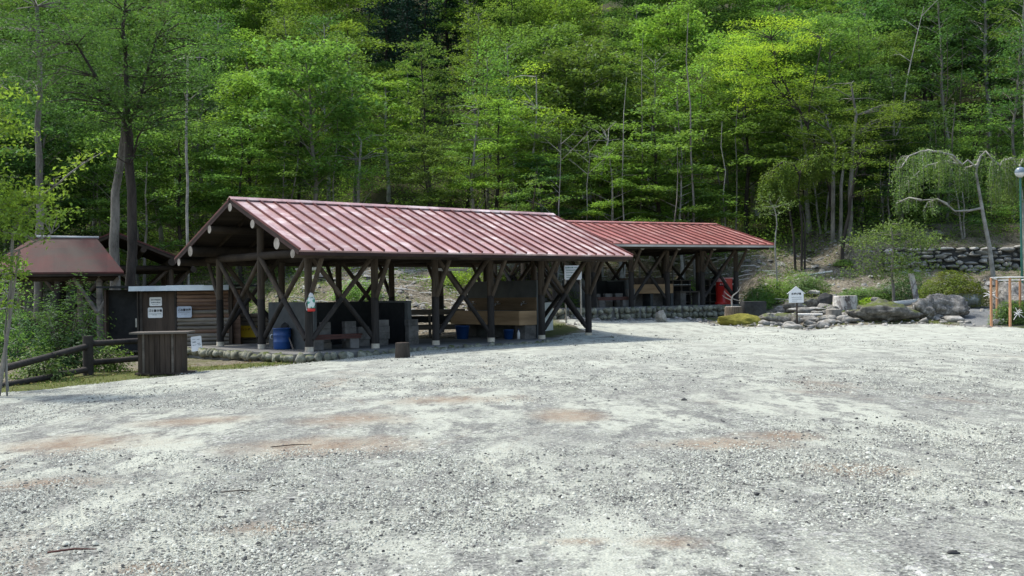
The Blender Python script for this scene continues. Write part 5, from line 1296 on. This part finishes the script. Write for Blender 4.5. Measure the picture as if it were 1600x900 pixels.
# thin trees on the bank
limb_tree('leaning_tree', 55.5, [([(1315, 408), (1321, 360), (1329, 310), (1336, 275), (1345, 240)], .11, .04)], padcloud(1340, 245, 45, 28, 12, (.4, .7), 1.2, 72) + padcloud(1355, 290, 25, 20, 6, (.3, .5), 1, 73), 'bark_dark', 'fresh', 'thin dark trunk leaning right on the bare bank', seed=72)
limb_tree('pale_sapling', 50.5, [([(1213, 462), (1213, 420), (1211, 380), (1214, 350), (1210, 325)], .05, .02)], padcloud(1208, 318, 24, 20, 10, (.2, .35), .4, 74), 'bark_pale', 'grey', 'thin straight pale sapling trunk right of the bright red roof', seed=74, npl=400, leaf=.12, limbrad=.01, thick=.15, tilt=.9)
def weep(name, D, stems, arches, lf, bark, label, seed, strand=1.0, leaf=.085, dens=.95, nst=19):
    """stems and arching limbs from which leafy strands hang"""
    global RNG
    RNG = np.random.default_rng(seed); rr = random.Random(seed)
    b = at(*stems[0][0][0], D); o0 = Vector((b.x, b.y, gz(b.x, b.y))); r = empty(name, o0); T(r, label, 'tree'); tk = MB(); C = []
    for si, (pl, r0, r1) in enumerate(stems):
        pts = [at(px, py, D) - o0 for px, py in pl]; pts[0].z = min(pts[0].z, -.2) if si == 0 or pl[0][1] > 400 else pts[0].z; n = len(pts); tk.tube(pts, [r0 + (r1 - r0) * i / (n - 1) for i in range(n)], 9, 0, False)
    for (pl, dd, ln, k) in arches:
        pts = []; n = len(pl)
        for i, (px, py) in enumerate(pl): pts.append(at(px, py, D + dd * i / (n - 1)) - o0)
        tk.tube(pts, [.062 * (1 - .75 * i / (n - 1)) + .01 for i in range(n)], 6, 0, False)
        for j in range(int(nst * k)):
            f = rr.uniform(.15, 1) * (n - 1); i = min(int(f), n - 2); p = pts[i].lerp(pts[i + 1], f - i); L = ln * strand * rr.uniform(.5, 1.1)
            a = rr.uniform(0, 2 * pi); o = rr.uniform(.1, .6); q1 = p + Vector((cos(a) * o * .7, sin(a) * o * .7, .03)); q2 = p + Vector((cos(a) * o, sin(a) * o, -L * .4)); q3 = p + Vector((cos(a) * o * 1.05, sin(a) * o, -L))
            tk.tube([p, q1, q2, q3], [.012, .009, .007, .004], 4, 0, False)
            if dens > 0:
                m_ = int(62 * L * dens); t = RNG.uniform(0, 1, m_)[:, None]; A, B, Cc = np.array(q1), np.array(q2), np.array(q3)
                C.append(np.where(t < .4, A + (B - A) * t / .4, B + (Cc - B) * (t - .4) / .6) + RNG.normal(0, .1, (m_, 3)))
    tk.build('trunk', [MAT[bark]], r)
    if C:
        C = np.concatenate(C); quads_obj('crown', leaves(C, leaf * 1.3, 1.0), LF[lf], r)
    return r
weep('weeping_tree', 53, [([(1553, 428), (1546, 385), (1537, 340), (1531, 305), (1525, 270), (1528, 250)], .12, .05), ([(1534, 325), (1515, 329), (1492, 330), (1478, 318), (1464, 311), (1440, 313), (1420, 309), (1400, 318)], .06, .015), ([(1526, 262), (1512, 250), (1503, 258)], .05, .04)],
     [([(1503, 258), (1488, 243), (1465, 237), (1440, 236), (1420, 244), (1408, 262)], -1.5, 1.7, 1.6), ([(1503, 258), (1480, 252), (1450, 258), (1428, 275), (1412, 292)], 1.0, 1.4, 1.5), ([(1500, 256), (1478, 240), (1450, 234), (1432, 240)], 1.8, 1.5, 1.2), ([(1526, 262), (1532, 245), (1540, 236), (1552, 250), (1562, 258)], -.5, 1.3, 1.0),
      ([(1526, 258), (1510, 262), (1500, 275)], .6, 1.4, .8), ([(1480, 319), (1464, 311), (1450, 316), (1442, 330)], .3, .7, .5), ([(1440, 313), (1420, 309), (1400, 318)], .3, .6, .6)], 'grey', 'bark_pale', 'weeping tree with arching white branches behind the azalea', 81, leaf=.085)
weep('weeping_tree', 54.5, [([(1602, 425), (1600, 350), (1596, 300), (1590, 262)], .1, .05)], [([(1592, 262), (1580, 247), (1566, 252), (1556, 272)], -1, 2.0, 1.6), ([(1592, 262), (1600, 246), (1615, 248)], .5, 2.0, 1.2), ([(1592, 262), (1582, 255), (1572, 262)], 1.5, 2.2, 1.4)], 'grey', 'bark_pale', 'weeping tree half hidden behind the lamp post at the right edge', 82)
weep('weeping_tree', 56, [([(1243, 415), (1240, 370), (1232, 320), (1222, 285)], .075, .03), ([(1252, 412), (1253, 350), (1247, 300), (1250, 270)], .07, .03), ([(1257, 412), (1258, 350), (1252, 320)], .06, .03)],
     [([(1250, 275), (1240, 258), (1225, 252), (1210, 262), (1203, 280)], -1, 1.5, 1.6), ([(1250, 272), (1262, 250), (1280, 243), (1295, 252)], .5, 1.3, 1.5), ([(1222, 290), (1208, 285), (1195, 295)], -.5, 1.5, 1.3), ([(1250, 272), (1256, 252), (1270, 246)], 1.6, 1.5, 1.2), ([(1232, 300), (1225, 280), (1212, 278)], 1.2, 1.2, .8)],
     'fresh', 'bark_dark', 'small weeping tree with three dark stems on the bank above the white sign', 83, dens=1.7, nst=26, strand=.85)
bush('red_leaf_bush', 1515, 322, 57.5, 1.0, 1.3, .8, 'azalea', 'small reddish-brown patch of dead foliage hanging behind the weeping tree', .08, 1400, seed=84, lk=1) if False else None
# bright yellow-green tree, right of centre
limb_tree('yellow_green_tree', 60, [([(1303, 345), (1298, 300), (1280, 235), (1258, 190), (1235, 150), (1215, 110), (1205, 60)], .13, .03), ([(1290, 270), (1262, 205), (1272, 130), (1285, 60)], .07, .02), ([(1250, 175), (1200, 120), (1165, 95)], .05, .015)],
          padcloud(1205, 95, 80, 75, 46, (.5, .9), 2, 91, 18) + padcloud(1170, 110, 50, 35, 12, (.4, .7), 1.5, 92, 15), 'bark_dark', 'bright', 'bright yellow-green tree standing out in the forest above the weeping three-stemmed tree', seed=91, npl=300)
limb_tree('tiered_tree', 59, [([(1326, 345), (1328, 300), (1332, 240), (1338, 180), (1330, 130)], .15, .05), ([(1300, 345), (1302, 290), (1306, 230), (1290, 180)], .13, .04), ([(1312, 345), (1314, 290), (1318, 240)], .11, .06)],
          padcloud(1330, 195, 105, 65, 62, (.5, 1.0), 2.4, 93, 20), 'bark', 'fresh', 'wide tiered fresh green tree on three pale trunks above the rockery', seed=93, npl=300)
for i, (px, top, D, lf, lab) in enumerate(((742, 150, 58, 'fresh', 'layered light green tree above the long pink roof, left of the bare white snag'), (830, 100, 60, 'fresh', 'tiered bright tree above the right end of the long pink roof'), (560, 190, 57, 'fresh', 'layered tree with bending trunk above the left part of the long pink roof'), (940, 200, 60, 'mid', 'tiered tree above the gap between the pink and red roofs'))):
    limb_tree('tiered_tree', D, [([(px, 345), (px + random.uniform(-8, 8), 280), (px + random.uniform(-12, 12), 220), (px + random.uniform(-15, 15), top + 20)], .1, .03)], padcloud(px, (top + 300) / 2, 65, (300 - top) / 2, 34, (.45, .9), 2, 95 + i, 22), 'bark_pale', 'bright' if i == 1 else lf, lab, seed=95 + i, npl=280)
# bare white snags and pale slender trunks
def snag(px, py0, py1, D, label, seed, mt='bark_pale', n=9, rad=.07, lean=0, spread=1.0, leafy=0):
    rr = random.Random(seed); b = at(px, py0, D); t = at(px + lean, py1, D); o0 = Vector((b.x, b.y, gz(b.x, b.y))); r = empty('bare_tree', o0); T(r, label, 'tree')
    tk = MB(); A = Vector((0, 0, -.2)); B = t - o0; pts = [A.lerp(B, i / 6) + Vector((rr.uniform(-.12, .12), rr.uniform(-.1, .1), 0)) * (i > 0) for i in range(7)]
    tk.tube(pts, [rad * (1 - .8 * i / 6) for i in range(7)], 7, 0, False); bm_ = tk
    for k in range(n):
        f = rr.uniform(.35, .98) * 6; i = min(5, int(f)); p = pts[i].lerp(pts[i + 1], f - i); a = rr.choice((0, pi)) + rr.uniform(-.9, .9); L = rr.uniform(.6, 1.8) * spread
        q = p + Vector((cos(a) * L * .6, sin(a) * L * .6, L * .5)); e = q + Vector((cos(a) * L * .5, sin(a) * L * .4, L * rr.uniform(-.1, .5))); bm_.tube([p, q, e], [rad * .35, rad * .22, .008], 5, 0, False)
        e2 = q + Vector((cos(a + .8) * L * .4, sin(a + .8) * L * .3, L * .35)); bm_.tube([q, e2], [rad * .18, .006], 4, 0, False)
    tk.build('trunk', [MAT[mt]], r)
snag(868, 345, 200, 56, 'bare white forked snag above the right end of the long pink roof', 101, lean=12, rad=.05, n=7)
0 and snag(690, 345, 275, 56, 'small bare pale forked tree behind the middle of the long pink roof', 102, n=6)
snag(912, 345, 205, 57, 'bare pale tree just right of the white forked snag', 103, lean=8, n=4, rad=.04)
snag(1370, 330, 10, 66, 'long bare pale trunk arching to the upper right above the rockery', 104, lean=75, n=3, rad=.09)
k = 0
for (px, py0, top, D, lab) in ((972, 352, 120, 60, 'pale slender trunk rising above the left end of the bright red roof'), (998, 352, 60, 62, 'slender grey trunk, second above the left end of the bright red roof'), (1086, 350, 20, 60, 'tall straight pale-grey trunk above the middle of the bright red roof'), (1068, 350, 150, 63, 'thin pale trunk left of the tall straight trunk above the red roof'),
                               (1135, 345, 190, 61, 'thin pale trunk above the right part of the bright red roof'), (1146, 352, 130, 64, 'thin grey trunk right of the thin pale trunk above the red roof'), (1048, 350, 230, 58, 'short thin grey trunk above the bright red roof'), (760, 340, 90, 62, 'dark slender trunk above the long pink roof, right of its middle'), (520, 320, 60, 60, 'thin trunk bending right above the left part of the long pink roof'), (1352, 340, 40, 66, 'dark straight trunk behind the tiered tree above the rockery'), (1470, 300, 30, 66, 'dark upright trunk behind the weeping tree, left'), (1500, 300, 60, 68, 'dark upright trunk behind the weeping tree, right')):
    snag(px, py0, top, D - 2.5, lab, 120 + k, 'bark_dark' if 'dark' in lab else ('bark' if 'grey' in lab or k % 2 else 'bark_pale'), 0, .085 if 'tall' in lab else .055, lean=random.uniform(-14, 14), spread=.8); k += 1
# bare branching sapling behind the moss mound
def bare_sapling():
    D = 45.2; o0 = at(1145, 478, 44.3); r = empty('bare_sapling', o0); T(r, 'small bare branching sapling growing behind the pale-topped stump', 'sapling'); m = MB(); A = lambda px, py, dd=0: at(px, py, 44.5 + dd) - o0
    m.tube([A(1144, 480), A(1143, 468), A(1145, 462)], [.04, .035, .03], 7, 0); m.tube([A(1145, 462), A(1154, 455), A(1158, 447)], [.028, .02, .01], 6); m.tube([A(1144, 466), A(1136, 460), A(1131, 455)], [.022, .018, .01], 6); m.tube([A(1144, 470), A(1133, 465), A(1128, 461)], [.02, .015, .008], 6); m.tube([A(1145, 467), A(1155, 470), A(1163, 468)], [.02, .015, .008], 6); m.tube([A(1154, 455), A(1152, 449)], [.012, .006], 5); m.build('branches', [MAT['bark_pale']], r)
bare_sapling()

# ------------------------------------------------------------------ ground cover
RNG = np.random.default_rng(99)
def blades(name, X, Y, h, mat, label, w_=.012, lean=.5, zf=None):
    n = len(X); Z = zf(X, Y); h = h * RNG.uniform(.5, 1.3, n); a = RNG.uniform(0, 2 * pi, n); la = RNG.uniform(0, 2 * pi, n); l = RNG.uniform(0, lean, n) * h; ww = w_ * RNG.uniform(.6, 1.4, n)
    B = np.stack([X, Y, Z - .01], 1); dx = np.stack([np.cos(a) * ww, np.sin(a) * ww, 0 * a], 1); tip = B + np.stack([np.cos(la) * l, np.sin(la) * l, h], 1)
    V = np.stack([B - dx, B + dx, tip], 1); o = quads_obj(name, V, mat, None, 3); S(o, label, None, 'stuff'); return o
def zz(X, Y): return zg(X[None], Y[None])[0]
# grass strip along the lot edge, left and under the shelter edge, and right patches
X = RNG.uniform(-16, 2, 90000); Y = RNG.uniform(16, 42, 90000); s = inlot(X, Y); pn = n2(X, Y, .8, 3)
k = (s < .35 + pn * .6) & (s > -1.8 + pn) & (Y < 41); loc = (X - P1.x) * U1.x + (Y - P1.y) * U1.y; lv = (X - P1.x) * V1.x + (Y - P1.y) * V1.y
k &= ~((loc > -.95) & (loc < 11.7) & (lv > -.8) & (lv < 6.4)); k &= RNG.uniform(0, 1, len(X)) < np.clip(.55 + pn * 1.3, .05, 1)
blades('edge_grass', X[k], Y[k], .07, LF['grass'], 'thin grass along the left edge of the gravel lot', zf=zz)
X = RNG.uniform(9, 27, 60000); Y = RNG.uniform(35, 49, 60000); s = inlot(X, Y); pn = n2(X, Y, .6, 13); k = (s < .5 + pn * .7) & (s > -5) & (pn > -.12) & (RNG.uniform(0, 1, len(X)) < .6) & ~((np.abs(X - np.interp(Y, [40, 43, 46, 50], [18.6, 19.2, 20.5, 21])) < 1.2))
blades('rockery_grass', X[k], Y[k], .07, LF['grass'], 'short mossy grass round the rockery stones and the pole frame', zf=zz)
# undergrowth of the bank and the forest floor
def under(name, n, xr, dr, thr, leaf, lf, label, hmax, seed):
    global RNG
    RNG = np.random.default_rng(seed); X = RNG.uniform(*xr, n); yh = np.interp(X, XH, YH); Y = yh + RNG.uniform(*dr, n); pn = n2(X, Y, .45, seed); k = pn > thr; X, Y, pn = X[k], Y[k], pn[k]
    Z = zz(X, Y) + RNG.uniform(0.02, 1, len(X)) ** 1.3 * hmax * np.clip((pn - thr) * 3, .1, 1); o = quads_obj(name, leaves(np.stack([X, Y, Z], 1), leaf, .7), LF[lf]); S(o, label, None, 'stuff')
under('bank_weeds', 90000, (-14, 26), (-2.5, 11), .16, .075, 'fresh', 'patchy green weeds on the bank', .28, 5)
under('bank_weeds', 60000, (-30, 32), (4, 16), .05, .09, 'mid', 'green weeds and seedlings toward the forest edge', .55, 6)
under('forest_undergrowth', 220000, (-42, 42), (10, 34), -.25, 0.14, 'fresh', 'dense undergrowth on the forest floor', 2.0, 7)
under('slope_undergrowth', 130000, (-62, 62), (28, 75), -.35, .34, 'mid', 'green undergrowth covering the steep slope under the trees', 1.6, 9)
under('left_undergrowth', 60000, (-34, -12), (-9, 10), -.05, .09, 'dark', 'dark weeds around the left-hand shelters', .5, 8)
# fallen leaves near the left edge
RNG = np.random.default_rng(12); X = RNG.uniform(-14, -5, 2500); Y = RNG.uniform(19, 30, 2500); s = inlot(X, Y); k = (s < 1.2) & (s > -3); X, Y = X[k], Y[k]
o = quads_obj('fallen_leaves', leaves(np.stack([X, Y, zz(X, Y) + .03], 1), .06, .3), M_leaf('dead_leaf', (.2, .15, .07), .3, .2, .5, (.3, .25, .1))); S(o, 'dead leaves scattered along the left edge of the lot', None, 'stuff')
